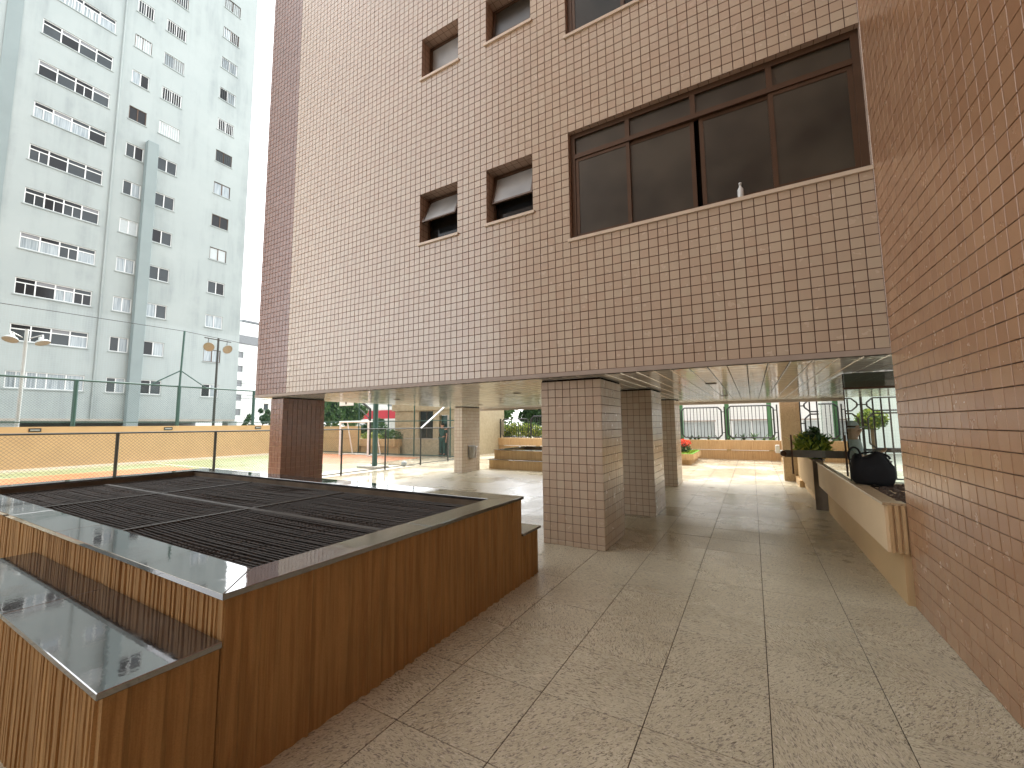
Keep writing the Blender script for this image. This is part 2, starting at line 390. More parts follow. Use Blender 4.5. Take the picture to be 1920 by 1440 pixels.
class Tiles:
    """collects tiles of one thing; the largest in view become objects, the rest one mesh"""
    def __init__(s): s.t = []
    def field(s, O, U, V, pitch_u, pitch_v, u0, u1, v0, v1, mat, joint=.006, holes=(), first_v=None, hidden=False, fmat=None):
        O, U, V = Vector(O), Vector(U), Vector(V); Nn = U.cross(V)
        nu = int(round((u1 - u0) / pitch_u)); pu = (u1 - u0) / nu
        rows = []; v = v0
        if first_v: rows.append((v0, v0 + first_v)); v += first_v
        nv = int(round((v1 - v) / pitch_v)); pv = (v1 - v) / nv
        rows += [(v + i * pv, v + (i + 1) * pv) for i in range(nv)]
        for a, b in rows:
            for i in range(nu):
                uc, vc = u0 + (i + .5) * pu, (a + b) / 2
                if any(h[0] < uc < h[1] and h[2] < vc < h[3] for h in holes): continue
                c = O + U * uc + V * vc
                area = 0.0
                if not hidden and Nn.dot(CAMP - c) > 0:
                    q = [pix(c + U * x * pu / 2 + V * y * (b - a) / 2) for x, y in ((-1, -1), (1, -1), (1, 1), (-1, 1))]
                    if all(q) and all(-20 < k[0] < 1940 and -20 < k[1] < 1460 for k in q):
                        area = abs(sum(q[k][0] * q[(k + 1) % 4][1] - q[(k + 1) % 4][0] * q[k][1] for k in range(4))) / 2
                s.t.append((area, c, U, V, Nn, pu - joint, (b - a) - joint, fmat(uc) if fmat else mat))
    def build(s, parent, limit=300, seed=1):
        rng = random.Random(seed); s.t.sort(key=lambda x: -x[0]); vv, ff = [], []; mi = []; mats = []
        for i, (area, c, U, V, Nn, w, h, mat) in enumerate(s.t):
            tu, tv, o = rng.gauss(0, .0035), rng.gauss(0, .0035), rng.gauss(0, .0005)
            n2 = (Nn + U * tu + V * tv).normalized(); u2 = (U - n2 * U.dot(n2)).normalized(); v2 = n2.cross(u2); c2 = c + Nn * o
            if i < limit and area > 90:
                ob = link('tile', tile_mesh(w, h, mat), None, parent)
                ob.matrix_basis = Matrix(((u2.x, v2.x, n2.x, c2.x), (u2.y, v2.y, n2.y, c2.y), (u2.z, v2.z, n2.z, c2.z), (0, 0, 0, 1)))
            else:
                tv_, tf = tile_template(w, h); B = np.array([u2, v2, n2]); k = len(vv)
                vv += [tuple(r) for r in (tv_ @ B + np.array(c2))]; ff += [tuple(x + k for x in f) for f in tf]
                if mat not in mats: mats.append(mat)
                mi += [mats.index(mat)] * len(tf)
        if vv:
            me = bpy.data.meshes.new('tile_field'); me.from_pydata(vv, [], ff); me.update()
            for m in mats: me.materials.append(M[m])
            me.polygons.foreach_set('material_index', mi)
            o = link('tile_field', me, None, parent); kind(o, 'stuff')

# ------------------------------------------------------------------ setting: ground, floors, court
kind(MB().quad((-600, -600, -.06), (600, -600, -.06), (600, 600, -.06), (-600, 600, -.06)).build('ground', 'asphalt'), 'structure')
PX, PY, GX, GY = .59, .597, -.002, 2.985
def floor(name, x0, x1, y0, y1, mat, grout, limit, seed, jt=.005):
    st = kind(box(name, grout, None, x0, x1, y0, y1, -.05, -.004), 'structure')
    rng = random.Random(seed); cells = []
    i0, i1 = math.floor((x0 - GX) / PX), math.ceil((x1 - GX) / PX); j0, j1 = math.floor((y0 - GY) / PY), math.ceil((y1 - GY) / PY)
    for i in range(i0, i1):
        for j in range(j0, j1):
            a, b, c, d = max(x0, GX + i * PX), min(x1, GX + (i + 1) * PX), max(y0, GY + j * PY), min(y1, GY + (j + 1) * PY)
            if b - a < .05 or d - c < .05: continue
            if -8.5 < (a + b) / 2 < -2.15 and 1.1 < (c + d) / 2 < 3.8: continue      # under the grated box
            q = [pix((x, y, 0)) for x, y in ((a, c), (b, c), (b, d), (a, d))]; ar = 0
            if all(q) and any(-10 < k[0] < 1930 and -10 < k[1] < 1450 for k in q):
                ar = abs(sum(q[k][0] * q[(k + 1) % 4][1] - q[(k + 1) % 4][0] * q[k][1] for k in range(4))) / 2
            cells.append((ar, a, b, c, d))
    cells.sort(reverse=True); rest = MB(); meshes = {}
    for n, (ar, a, b, c, d) in enumerate(cells):
        w, h = b - a - jt, d - c - jt; z = rng.gauss(0, .0004)
        if n < limit and ar > 150:
            k = (round(w, 3), round(h, 3))
            if k not in meshes:
                o = MB().box(-w / 2, w / 2, -h / 2, h / 2, -.018, 0, bev=.0012).build('slab', mat, st); meshes[k] = o.data
            else: o = link('slab', meshes[k], None, st)
            o.location = ((a + b) / 2, (c + d) / 2, z)
        else: rest.box((a + b) / 2 - w / 2, (a + b) / 2 + w / 2, (c + d) / 2 - h / 2, (c + d) / 2 + h / 2, -.018, z)
    if rest.v: kind(rest.build('slab_field', mat, st), 'stuff')
M['joint'] = plain('floor_joint', (.06, .045, .035), .9, .2, var=.1)
floor('granite_floor', -9.2, 1.14, -3.0, 12.55, 'granite', 'joint', 290, 3)
floor('courtyard_floor', -14.2, 1.4, 12.56, 20.4, 'granite_wet', 'joint', 0, 4, .012)
floor('walkway_floor', -11.6, -9.21, -3.0, 12.55, 'granite_wet', 'joint', 0, 5, .008)
kind(MB().quad((-24.6, -10, -.02), (-11.61, -10, -.02), (-11.61, 16.6, -.02), (-24.6, 16.6, -.02)).build('sports_court', 'court'), 'structure')
lm = MB()
lm.box(-23.4, -13.1, 8.41, 8.48, -.019, -.014); lm.box(-23.4, -23.33, -8, 15.8, -.019, -.014); lm.box(-13.17, -13.1, -8, 15.8, -.019, -.014)
pts = [(-17.6 + 4.8 * math.cos(t), 16 + 4.8 * math.sin(t)) for t in np.linspace(math.pi, 2 * math.pi, 33)]
for (xa, ya), (xb, yb) in zip(pts, pts[1:]):
    k = (4.87 / 4.8); lm.quad((xa, ya, -.014), (-17.6 + (xa + 17.6) * k, 16 + (ya - 16) * k, -.014), (-17.6 + (xb + 17.6) * k, 16 + (yb - 16) * k, -.014), (xb, yb, -.014))
kind(lm.build('court_marking', 'line'), 'structure')

# ------------------------------------------------------------------ tiled apartment building over pillars
XF0, XF1, YF, ZB, ZT = -9.16, 1.128, 4.96, 2.262, 30.0
PU = (XF1 - XF0) / 94; PV = .108
su = lambda x: XF0 + round((x - XF0) / PU) * PU
sv = lambda z: ZB + round((z - ZB) / PV) * PV
wins = {'w1': (su(-4.56), su(-3.767), sv(4.534), sv(5.355)), 'w2': (su(-3.25), su(-2.44), sv(4.534), sv(5.36)), 'big': (su(-1.96), XF1, sv(3.985), sv(5.48)),
        'u1': (su(-4.56), su(-3.76), sv(7.455), sv(8.245)), 'u2': (su(-3.25), su(-2.44), sv(7.455), sv(8.245)), 'u3': (su(-1.965), XF1, sv(6.915), sv(8.41))}
HOL = list(wins.values())
bld = empty('tiled_building', ((XF0 + XF1) / 2, YF, 0), 'tall building faced in small beige square tiles, raised on pillars over the passage', 'building')
mb = MB()
holed(mb, (0, YF, 0), (1, 0, 0), (0, 0, 1), (0, -1, 0), XF0, XF1, ZB, ZT, HOL, .30)
mb.quad((XF0, 13.4, ZB), (XF0, YF, ZB), (XF0, YF, ZT), (XF0, 13.4, ZT)); mb.quad((9, 13.4, ZB), (XF0, 13.4, ZB), (XF0, 13.4, ZT), (9, 13.4, ZT))
mb.quad((XF0, YF, ZT), (9, YF, ZT), (9, 13.4, ZT), (XF0, 13.4, ZT))
fw = mb.build('facade_wall', 'core', bld)
T = Tiles(); ztop = sv(12.9)
brown_end = su(-8.02)
T.field((0, YF - .001, 0), (1, 0, 0), (0, 0, 1), PU, PV, XF0, XF1, ZB, ztop, 'tile', .0078, HOL, fmat=lambda u: 'tile_rust' if u < brown_end else 'tile')
# grout bed just proud of the textured core
mb = MB(); holed(mb, (0, YF - .0025, 0), (1, 0, 0), (0, 0, 1), (0, -1, 0), XF0, XF1, ZB, ztop, HOL, .002); mb.build('grout_bed', 'grout', bld)
T.build(bld, 300, 11)
box('soffit_trim', 'trim', bld, XF0 - .006, XF1 + .01, YF - .012, YF + .03, 2.207, ZB - .001)
box('soffit_trim', 'trim', bld, XF0 - .006, XF0 + .03, YF + .03, 13.4, 2.207, ZB - .001)
box('soffit_trim', 'trim', bld, XF0 + .03, 1.9, 13.36, 13.41, 2.12, ZB - .001)
# plastic ceiling boards running away from the camera
bw = .19; x = XF0 + .03; k = 0; bm_ = None
while x < 3.0:
    o = MB(); w = bw - .006
    o.v += [(0, YF + .03, 2.207), (.006, YF + .03, 2.2), (w - .006, YF + .03, 2.2), (w, YF + .03, 2.207), (0, 13.36, 2.207), (.006, 13.36, 2.2), (w - .006, 13.36, 2.2), (w, 13.36, 2.207), (0, YF + .03, 2.216), (w, YF + .03, 2.216), (0, 13.36, 2.216), (w, 13.36, 2.216)]
    o.f += [(0, 4, 5, 1), (1, 5, 6, 2), (2, 6, 7, 3), (8, 10, 4, 0), (3, 7, 11, 9), (9, 11, 10, 8)]
    if bm_ is None: ob = o.build('ceiling_board', 'pvc', bld); bm_ = ob.data
    else: ob = link('ceiling_board', bm_, None, bld)
    ob.location = (x, 0, random.Random(k).gauss(0, .0006)); x += bw; k += 1
box('ceiling_slab', 'black', bld, XF0 + .02, 9, YF + .02, 13.39, 2.2205, 2.25)
for (x, y) in ((-3.93, 7.05), (-7.2, 7.12), (-.52, 7.1), (-3.93, 10.6), (-.52, 10.6), (-7.2, 10.6)):
    d = MB().lathe((x, y, 0), [(.001, 2.196), (.055, 2.196), (.075, 2.190), (.082, 2.198), (.082, 2.2055)], 20).build('recessed_downlight', 'frame', bld)

def sill(a, b, z, parent, d=.035): return box('sill', 'sill', parent, a - .03, b + (.0 if b > 1.1 else .03), YF - d, YF + .27, z - .018, z + .022)
def small_window(nm, tilt, dark=False, share=.64):
    a, b, c, d = wins[nm]
    fr = MB(); y = YF + .20; t = .035
    fr.box(a, b, y, y + .05, d - t, d); fr.box(a, b, y, y + .05, c + .022, c + .022 + t); fr.box(a, a + t, y, y + .05, c + .022 + t, d - t); fr.box(b - t, b, y, y + .05, c + .022 + t, d - t)
    w = fr.build('window', 'frame', bld)
    sill(a, b, c, w)
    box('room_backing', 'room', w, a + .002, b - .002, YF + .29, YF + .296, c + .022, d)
    # top-hung sash, bottom pushed outwards
    h = ((d - t) - (c + .022 + t)) * share; ca, sa = math.cos(tilt), math.sin(tilt)
    def P(x, s, n): return (x, y + .012 - s * sa - n * ca, d - t - .01 - s * ca + n * sa)
    def slab(mb_, x0, x1, s0, s1, n0, n1):
        i = len(mb_.v); mb_.v += [P(xx, ss, nn) for nn in (n0, n1) for xx, ss in ((x0, s0), (x1, s0), (x1, s1), (x0, s1))]
        mb_.f += [(i, i + 1, i + 2, i + 3), (i + 7, i + 6, i + 5, i + 4)] + [(i + k, i + 4 + k, i + 4 + (k + 1) % 4, i + (k + 1) % 4) for k in range(4)]
    x0, x1 = a + t + .005, b - t - .005; q = MB()
    slab(q, x0, x1, 0, .03, 0, .025); slab(q, x0, x1, h - .03, h, 0, .025); slab(q, x0, x0 + .03, .03, h - .03, 0, .025); slab(q, x1 - .03, x1, .03, h - .03, 0, .025)
    q.build('sash', 'frame', w)
    g = MB(); slab(g, x0 + .03, x1 - .03, .03, h - .03, .008, .014); g.build('pane', 'frost_dark' if dark else 'frost_light', w)
    if share < .9: box('lower_pane', 'windark', w, a + t, b - t, y + .03, y + .036, c + .022 + t, d - t - h - .0)
small_window('w1', R(24)); small_window('w2', R(15)); small_window('u1', R(1), share=.97); small_window('u2', R(8), True, .8)
def strip_window(nm, mats, opens=()):
    a, b, c, d = wins[nm]; y = YF + .06; c0 = c + .022; fr = MB(); t = .065
    xs = [a + (b - a) * k / 4 for k in range(5)]; zt = c0 + (d - c0) * .76
    fr.box(a, b, y, y + .07, d - t, d); fr.box(a, b, y, y + .07, c0, c0 + .03); fr.box(a, a + t, y, y + .07, c0 + .03, d - t); fr.box(b - t, b, y, y + .07, c0 + .03, d - t)
    fr.box(a + t, b - t, y - .004, y + .066, zt, zt + .06)
    for x in xs[1:-1]: fr.box(x - .028, x + .028, y + .002, y + .068, zt + .06, d - t)
    w = fr.build('window', 'frame', bld); sill(a, b, c, w, .03)
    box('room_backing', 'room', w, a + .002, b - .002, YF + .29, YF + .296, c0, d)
    for k in range(4):
        x0, x1 = xs[k] + (t if k == 0 else .028), xs[k + 1] - (t if k == 3 else .028)
        box('pane', mats[k % len(mats)], w, x0, x1, y + .03, y + .036, zt + .06, d - t)
    offs = [(.0, .0), (.0, -.02), (.075, .0), (.0, .0)]
    for k in range(4):
        yy = y + (.012 if k in (0, 3) else .036); x0, x1 = xs[k] + (t if k == 0 else -.02) + offs[k][0], xs[k + 1] - (t if k == 3 else -.02) + offs[k][1]; s = .045; q = MB()
        q.box(x0, x1, yy, yy + .02, zt - s, zt - .002); q.box(x0, x1, yy, yy + .02, c0 + .031, c0 + .031 + s); q.box(x0, x0 + s, yy, yy + .02, c0 + .031 + s, zt - s); q.box(x1 - s, x1, yy, yy + .02, c0 + .031 + s, zt - s)
        sa = q.build('sash', 'frame', w)
        box('pane', mats[k % len(mats)], w, x0 + s, x1 - s, yy + .007, yy + .012, c0 + .031 + s, zt - s)
strip_window('big', ['frost_dark']); strip_window('u3', ['winglass', 'windark'])
bt = MB().lathe((0.03, YF + .015, sv(3.985) + .022), [(.001, 0), (.028, 0), (.03, .02), (.03, .10), (.012, .135), (.012, .16), (.015, .16), (.015, .178), (.001, .18)], 14).build('plastic_bottle', 'bottle', None, True)
tag(bt, 'small pale bottle standing on the cream sill of the big brown window', 'bottle')

# ------------------------------------------------------------------ brown tiled side wall on the right
XW = 1.14
sw = empty('tiled_side_wall', (XW, 3, 0), 'reddish brown tiled wall running along the right edge beside the passage', 'wall')
M['core_brown'] = groutwall('tile_core_brown', (.39, .19, .107), (.5, .34, .23))
box('wall', 'core_brown', sw, XW + .001, 1.75, -9, YF - .0, -.01, ZT)
box('grout_bed', 'grout_patchy', sw, XW - .002, XW + .0005, 1.6, YF - .0005, 0, 7.6)
T = Tiles(); T.field((XW - .0025, 0, 0), (0, -1, 0), (0, 0, 1), .1092, .1095, -YF, -1.6, 0, 7.5, 'tile_brown', .0058); T.build(sw, 300, 12)

wg = empty('opposite_wing', (-1, -8, 0), 'beige tiled wing of the complex standing behind the viewer', 'building')
hl = [(x, x + 1.7, z, z + 1.3) for x in (-9, -5.6, -2.2) for z in (1.2 + 2.92 * k for k in range(9))]
m_ = MB(); holed(m_, (0, -8, 0), (1, 0, 0), (0, 0, 1), (0, 1, 0), -11, 9, -.05, ZT, hl, .15); m_.quad((-11, -8, -.05), (-11, -18, -.05), (-11, -18, ZT), (-11, -8, ZT)); m_.quad((-11, -8, ZT), (9, -8, ZT), (9, -18, ZT), (-11, -18, ZT)); m_.build('wall', 'core', wg)
for a, b, c, d in hl:
    w = MB().box(a, b, -8.12, -8.08, d - .06, d).box(a, b, -8.12, -8.08, c, c + .06).box((a + b) / 2 - .03, (a + b) / 2 + .03, -8.12, -8.08, c + .06, d - .06).build('window', 'frame', wg); box('pane', 'winglass', w, a, b, -8.14, -8.125, c, d)
# ------------------------------------------------------------------ pillars
def pillar(label, x0, x1, y0, y1, mat, grout, limit, seed, full=False):
    e = empty('tiled_pillar', ((x0 + x1) / 2, (y0 + y1) / 2, 0), label, 'pillar', 'square pillars carrying the tiled building')
    i = .006; box('core', grout, e, x0 + i, x1 - i, y0 + i, y1 - i, 0, 2.178)
    box('cap', 'black', e, x0 + .012, x1 - .012, y0 + .012, y1 - .012, 2.178, 2.2)
    T = Tiles(); z1 = 2.178
    for O, U, a, b, hid in (((0, y0 + i, 0), (1, 0, 0), x0, x1, False), ((x1 - i, 0, 0), (0, 1, 0), y0, y1, False), ((0, y1 - i, 0), (-1, 0, 0), -x1, -x0, True), ((x0 + i, 0, 0), (0, -1, 0), -y1, -y0, True)):
        T.field(O, U, (0, 0, 1), .1078, .1092, a, b, 0, z1, mat, .0062, first_v=.066, hidden=hid)
    T.build(e, limit, seed); return e
pillar('nearest pillar, wide and beige tiled, standing beside the grated box', -2.54, -1.68, 5.245, 6.19, 'tile', 'grout', 300, 21)
pillar('second beige tiled pillar, dark in shade just behind the nearest one', -2.37, -1.51, 7.54, 8.45, 'tile', 'grout', 300, 22)
pillar('third beige tiled pillar at the bright courtyard edge, farthest of the right-hand row', -2.56, -1.70, 11.3, 12.13, 'tile', 'grout', 0, 23)
pillar('slim pale tiled pillar with a steel bin on its side, by the court fence', -8.79, -8.46, 11.35, 12.4, 'tile', 'grout', 0, 24)
pillar('reddish brown tiled pillar under the far left corner of the building', -8.92, -8.48, 5.16, 6.14, 'tile_rust', 'grout_light', 260, 25)

# steel bin
tb = empty('pillar_bin', (-8.4, 11.9, .46), 'dented stainless bin hung on the slim pale pillar', 'bin')
m_ = MB(); n_ = 14
ringt = [(-8.44 + .17 * math.sin(math.pi * k / n_), 11.9 - .19 * math.cos(math.pi * k / n_)) for k in range(n_ + 1)]
for (xa, ya), (xb, yb) in zip(ringt, ringt[1:]):
    m_.quad(((xa + 8.44) * .8 - 8.44, (ya - 11.9) * .85 + 11.9, .46), ((xb + 8.44) * .8 - 8.44, (yb - 11.9) * .85 + 11.9, .46), (xb, yb, .84), (xa, ya, .84))
m_.poly([((x + 8.44) * .8 - 8.44, (y - 11.9) * .85 + 11.9, .46) for x, y in reversed(ringt)]); m_.build('body', 'steel', tb, True)
box('back_plate', 'steel', tb, -8.452, -8.441, 11.69, 12.11, .45, .88); m2 = MB(); m2.path([(x, y, .845) for x, y in ringt], .009); m2.build('rim', 'steel', tb)

# ------------------------------------------------------------------ fluted planters
def fluted(mb, p0, p1, z0, z1, nrm, spacing, depth, seed, jitter=.3, sharp=.35):
    """rough vertical ribs combed into render between two ground points"""
    rng = random.Random(seed); p0, p1 = Vector((*p0, 0)), Vector((*p1, 0)); L = (p1 - p0).length; d = (p1 - p0) / L; nrm = Vector((*nrm, 0))
    prof = [(0, 0)]; s = spacing * .4
    while s < L - spacing * .8:
        w = spacing * rng.uniform(1 - jitter, 1 + jitter); h = depth * rng.uniform(.45, 1.0); e = w * sharp * rng.uniform(.7, 1.1) / 2
        prof += [(s, 0), (s + e * .6, h), (s + w - e * 1.6, h * rng.uniform(.8, 1)), (s + w - e, 0)]; s += w
    prof.append((L, 0))
    prof = [q for i, q in enumerate(prof) if i == 0 or q[0] > prof[i - 1][0]]
    nz = 4; i = len(mb.v)
    for k in range(nz + 1):
        z = z0 + (z1 - z0) * k / nz
        for j, (t, h) in enumerate(prof):
            w = 0 if j in (0, len(prof) - 1) else rng.gauss(0, spacing * .03)
            p = p0 + d * (t + w) + nrm * max(0, h + rng.gauss(0, depth * .07) if h else 0); mb.v.append((p.x, p.y, z))
    m = len(prof); flip = d.cross(Vector((0, 0, 1))).dot(nrm) < 0
    for k in range(nz):
        for j in range(m - 1):
            q = (i + k * m + j, i + k * m + j + 1, i + (k + 1) * m + j + 1, i + (k + 1) * m + j); mb.f.append(tuple(reversed(q)) if flip else q)

gp = empty('grated_box', (-5.3, 2.4, 0), 'raised ribbed ochre box with black polished rim, open top covered by steel grating', 'planter')
ZC = .859
m_ = MB()
fluted(m_, (-8.58, 1.055), (-2.10, 1.055), 0, .832, (0, -1), .042, .013, 31, .45, .5)
fluted(m_, (-2.10, 1.055), (-2.10, 3.83), 0, .832, (1, 0), .095, .018, 32, .4, .8)
fluted(m_, (-2.10, 3.83), (-8.58, 3.83), 0, .832, (0, 1), .05, .012, 33, .4); fluted(m_, (-8.58, 3.83), (-8.58, 1.055), 0, .832, (-1, 0), .05, .012, 34, .4)
m_.build('wall', 'ochre', gp)
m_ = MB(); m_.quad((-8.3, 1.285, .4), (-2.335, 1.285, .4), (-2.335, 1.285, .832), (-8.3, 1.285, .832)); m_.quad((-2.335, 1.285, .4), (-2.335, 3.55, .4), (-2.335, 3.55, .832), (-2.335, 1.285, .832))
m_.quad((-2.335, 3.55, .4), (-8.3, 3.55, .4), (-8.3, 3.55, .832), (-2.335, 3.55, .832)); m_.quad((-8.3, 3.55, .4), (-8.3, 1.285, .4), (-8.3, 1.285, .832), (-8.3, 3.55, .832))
m_.build('inner_lining', 'lining_and_shade', gp)
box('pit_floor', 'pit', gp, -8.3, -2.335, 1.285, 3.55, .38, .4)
def coping(px, mat='blackg', z0=.832, z1=ZC):
    """px: four corners in plan, anticlockwise"""
    m = MB(); b = .003; c = Vector((sum(p[0] for p in px) / 4, sum(p[1] for p in px) / 4, 0)); i = 0
    ins = [tuple(Vector((p[0], p[1], 0)) + (c - Vector((p[0], p[1], 0))).normalized() * b * 1.6) for p in px]
    m.v += [(p[0], p[1], z0) for p in px] + [(p[0], p[1], z1 - b) for p in px] + [(p[0], p[1], z1) for p in ins]
    m.f += [(3, 2, 1, 0), (8, 9, 10, 11)] + [(k, (k + 1) % 4, 4 + (k + 1) % 4, 4 + k) for k in range(4)] + [(4 + k, 4 + (k + 1) % 4, 8 + (k + 1) % 4, 8 + k) for k in range(4)]
    return m.build('coping_slab', mat, gp)
g_ = .0012
xo0, xo1, yo0, yo1, xi0, xi1, yi0, yi1 = -8.60, -2.08, 1.03, 3.852, -8.31, -2.325, 1.28, 3.56
cuts = [xo1, -4.38, -5.56, -6.9, xo0]
for a, b in zip(cuts, cuts[1:]):
    coping([(b + g_, yo0), (a - g_, yo0), ((xi1 if a == xo1 else a) - g_, yi0), ((xi0 if b == xo0 else b) + g_, yi0)])
cuts2 = [xo1, -3.14, -4.5, -5.8, -7.2, xo0]
for a, b in zip(cuts2, cuts2[1:]):
    coping([((xi0 if b == xo0 else b) + g_, yi1), ((xi1 if a == xo1 else a) - g_, yi1), (a - g_, yo1), (b + g_, yo1)])
for a, b in ((yo0, 2.42), (2.42, yo1)):
    coping([((xi1), (yi0 if a == yo0 else a) + g_), (xo1, a + g_), (xo1, b - g_), (xi1, (yi1 if b == yo1 else b) - g_)])
    coping([(xo0, a + g_), (xi0, (yi0 if a == yo0 else a) + g_), (xi0, (yi1 if b == yo1 else b) - g_), (xo0, b - g_)])
# grating panels
ZG = .765
def grate_panel(x0, x1, y0, y1, seed):
    m = MB(); rng = random.Random(seed); n = 5
    def rod(p, q, r, sag):
        pts = [Vector(p) + (Vector(q) - Vector(p)) * k / n + Vector((0, 0, -sag * math.sin(math.pi * k / n) + rng.gauss(0, .0018))) for k in range(n + 1)]
        for a, b in zip(pts, pts[1:]): m.tube(a, b, r, 4, caps=False)
    y = y0 + .02
    while y < y1 - .01: s = rng.uniform(.004, .016); rod((x0, y, ZG), (x1, y, ZG), .0042, s); y += .036
    x = x0 + .02
    while x < x1 - .01: s = rng.uniform(.004, .016); rod((x, y0, ZG - .007), (x, y1, ZG - .007), .0042, s); x += .05
    p = m.build('grating_panel', 'grate', gp)
    f = MB(); t = .02
    f.box(x0 - .002, x1 + .002, y0 - .002, y0 + t, ZG - .012, ZG + .010); f.box(x0 - .002, x1 + .002, y1 - t, y1 + .002, ZG - .012, ZG + .010); f.box(x0 - .002, x0 + t, y0 + t, y1 - t, ZG - .012, ZG + .010); f.box(x1 - t, x1 + .002, y0 + t, y1 - t, ZG - .012, ZG + .010)
    f.build('frame', 'flat_steel', p)
k = 0
for xa, xb in ((-8.29, -6.525), (-6.515, -4.475), (-4.465, -2.345)):
    for ya, yb in ((1.29, 2.415), (2.425, 3.545)): grate_panel(xa, xb, ya, yb, 40 + k); k += 1
# lower bench blocks at both ends of the box
m_ = MB(); fluted(m_, (-4.80, .655), (-2.103, .655), 0, .628, (0, -1), .044, .013, 35, .45, .5); fluted(m_, (-2.103, .655), (-2.103, 1.04), 0, .628, (1, 0), .095, .018, 36, .4, .8); fluted(m_, (-4.8, 1.04), (-4.8, .655), 0, .628, (-1, 0), .045, .012, 37)
m_.build('bench_wall', 'ochre', gp)
box('bench_slab', 'blackg', gp, -3.379, -2.08, .63, 1.04, .628, .655, bev=.003); box('bench_slab', 'blackg', gp, -4.83, -3.381, .63, 1.04, .628, .655, bev=.003)
m_ = MB(); fluted(m_, (-6.6, .80), (-4.83, .80), 0, .42, (0, -1), .044, .012, 38); m_.build('bench_wall', 'ochre', gp); box('bench_slab', 'blackg', gp, -6.6, -4.835, .77, 1.04, .42, .445, bev=.003)
m_ = MB(); fluted(m_, (-2.103, 3.832), (-2.103, 4.2), 0, .462, (1, 0), .095, .018, 39, .4, .8); fluted(m_, (-2.103, 4.2), (-4.3, 4.2), 0, .462, (0, 1), .045, .012, 40); m_.build('bench_wall', 'ochre', gp)
box('bench_slab', 'blackg', gp, -4.3, -2.08, 3.835, 4.24, .462, .487, bev=.003)
kind(MB().quad((-9, .0, -.002), (-2.9, .0, -.002), (-2.9, .655, -.002), (-9, .655, -.002)).build('soil_bed', 'mulch'), 'structure')

def tiered(label, x0, x1, y0, y1, z1, z2, step, seed, parent_name='stepped_planter', group=None, fill=None):
    e = empty(parent_name, ((x0 + x1) / 2, (y0 + y1) / 2, 0), label, 'planter', group)
    m = MB()
    def ring(a, b, c, d, za, zb, sd):
        fluted(m, (a, c), (b, c), za, zb, (0, -1), .05, .012, sd); fluted(m, (b, c), (b, d), za, zb, (1, 0), .05, .012, sd + 1); fluted(m, (b, d), (a, d), za, zb, (0, 1), .05, .012, sd + 2); fluted(m, (a, d), (a, c), za, zb, (-1, 0), .05, .012, sd + 3)
    ring(x0, x1, y0, y1, 0, z1 - .022, seed); ring(x0 + step, x1 - step, y0 + step, y1 - step, z1, z2 - .022, seed + 5); m.build('wall', 'ochre_light', e)
    box('ledge_slab', 'blackg', e, x0 - .06, x1 + .06, y0 - .03, y1 + .03, z1 - .022, z1, bev=.003)
    f = MB(); a, b, c, d = x0 + step - .02, x1 - step + .02, y0 + step - .02, y1 - step + .02; w = .22
    f.box(a, b, c, c + w, z2 - .022, z2); f.box(a, b, d - w, d, z2 - .022, z2); f.box(a, a + w, c + w, d - w, z2 - .022, z2); f.box(b - w, b, c + w, d - w, z2 - .022, z2); f.build('coping', 'blackg', e)
    box('pit_floor', 'pit', e, a + w, b - w, c + w, d - w, z2 - .15, z2 - .12)
    return e
tiered('low two-tier ribbed ochre box with black slabs in the courtyard, beyond the slim pillar', -8.40, -4.6, 12.92, 15.6, .34, .68, .14, 50)

# ------------------------------------------------------------------ cantilevered planter ledge, lobby glass
lg = empty('lobby_ledge', (1.3, 7, 0), 'cream cantilevered planter ledge with fluted end along the right side under the building', 'planter')
m_ = MB(); XL = .985
m_.box(XL, 1.9, 4.98, 6.64, .44, .85); m_.box(XL, 1.12, 6.6405, 9.4, .44, .85); m_.build('trough', 'cream_render', lg)
m_ = MB()
for k in range(3):
    xa = XL + .022 + k * .045; m_.box(xa, xa + .024, 4.955, 4.9795, .441, .849)
m_.build('fluted_end', 'ochre_light', lg)
m_ = MB(); m_.box(1.09, 1.9, 4.99, 6.6, 0, .4395); m_.box(1.09, 1.118, 6.6005, 9.3, 0, .4395); m_.build('base', 'ochre_plain', lg)
m_ = MB(); m_.box(XL - .015, XL + .12, 4.96, 9.42, .8505, .872); m_.box(XL + .1205, 1.135, 4.964, 5.12, .8505, .872); m_.box(XL + .1205, 1.92, 6.44, 6.66, .8505, .872); m_.build('coping', 'pinkstone', lg)
mm = MB(); rng = random.Random(5); nx, ny = 22, 30
for j in range(ny + 1):
    for i in range(nx + 1): mm.v.append((XL + .12 + i * .78 / nx, 5.0 + j * 1.44 / ny, .858 + rng.gauss(0, .012)))
for j in range(ny):
    for i in range(nx): a = j * (nx + 1) + i; mm.f.append((a, a + 1, a + nx + 2, a + nx + 1))
mm.build('mulch', 'mulch', lg)
gl = empty('lobby_glass', (1.6, 6.6, .87), 'frameless green-edged glass screen standing on the cream ledge', 'glass screen')
box('pane', 'glass', gl, XL + .02, XL + .032, 6.55, 8.9, .873, 2.19); box('pane', 'glass', gl, XL + .035, 2.6, 6.54, 6.552, .873, 2.19)
box('header', 'frame', gl, XL + .02, 2.6, 6.53, 6.565, 1.99, 2.015)
box('transom_panel', plain('grey_green_panel', (.16, .18, .16), .25, var=.1), gl, XL + .04, 2.6, 6.57, 6.6, 2.016, 2.195)
lf = kind(MB().box(1.41, 6.0, 9.45, 20.4, -.05, 0).build('lobby_floor', 'granite_wet'), 'structure'); kind(MB().box(1.91, 6.0, 4.97, 6.65, -.05, 0).box(1.142, 6.0, 6.6505, 9.44, -.05, 0).build('lobby_slab', 'granite'), 'structure')
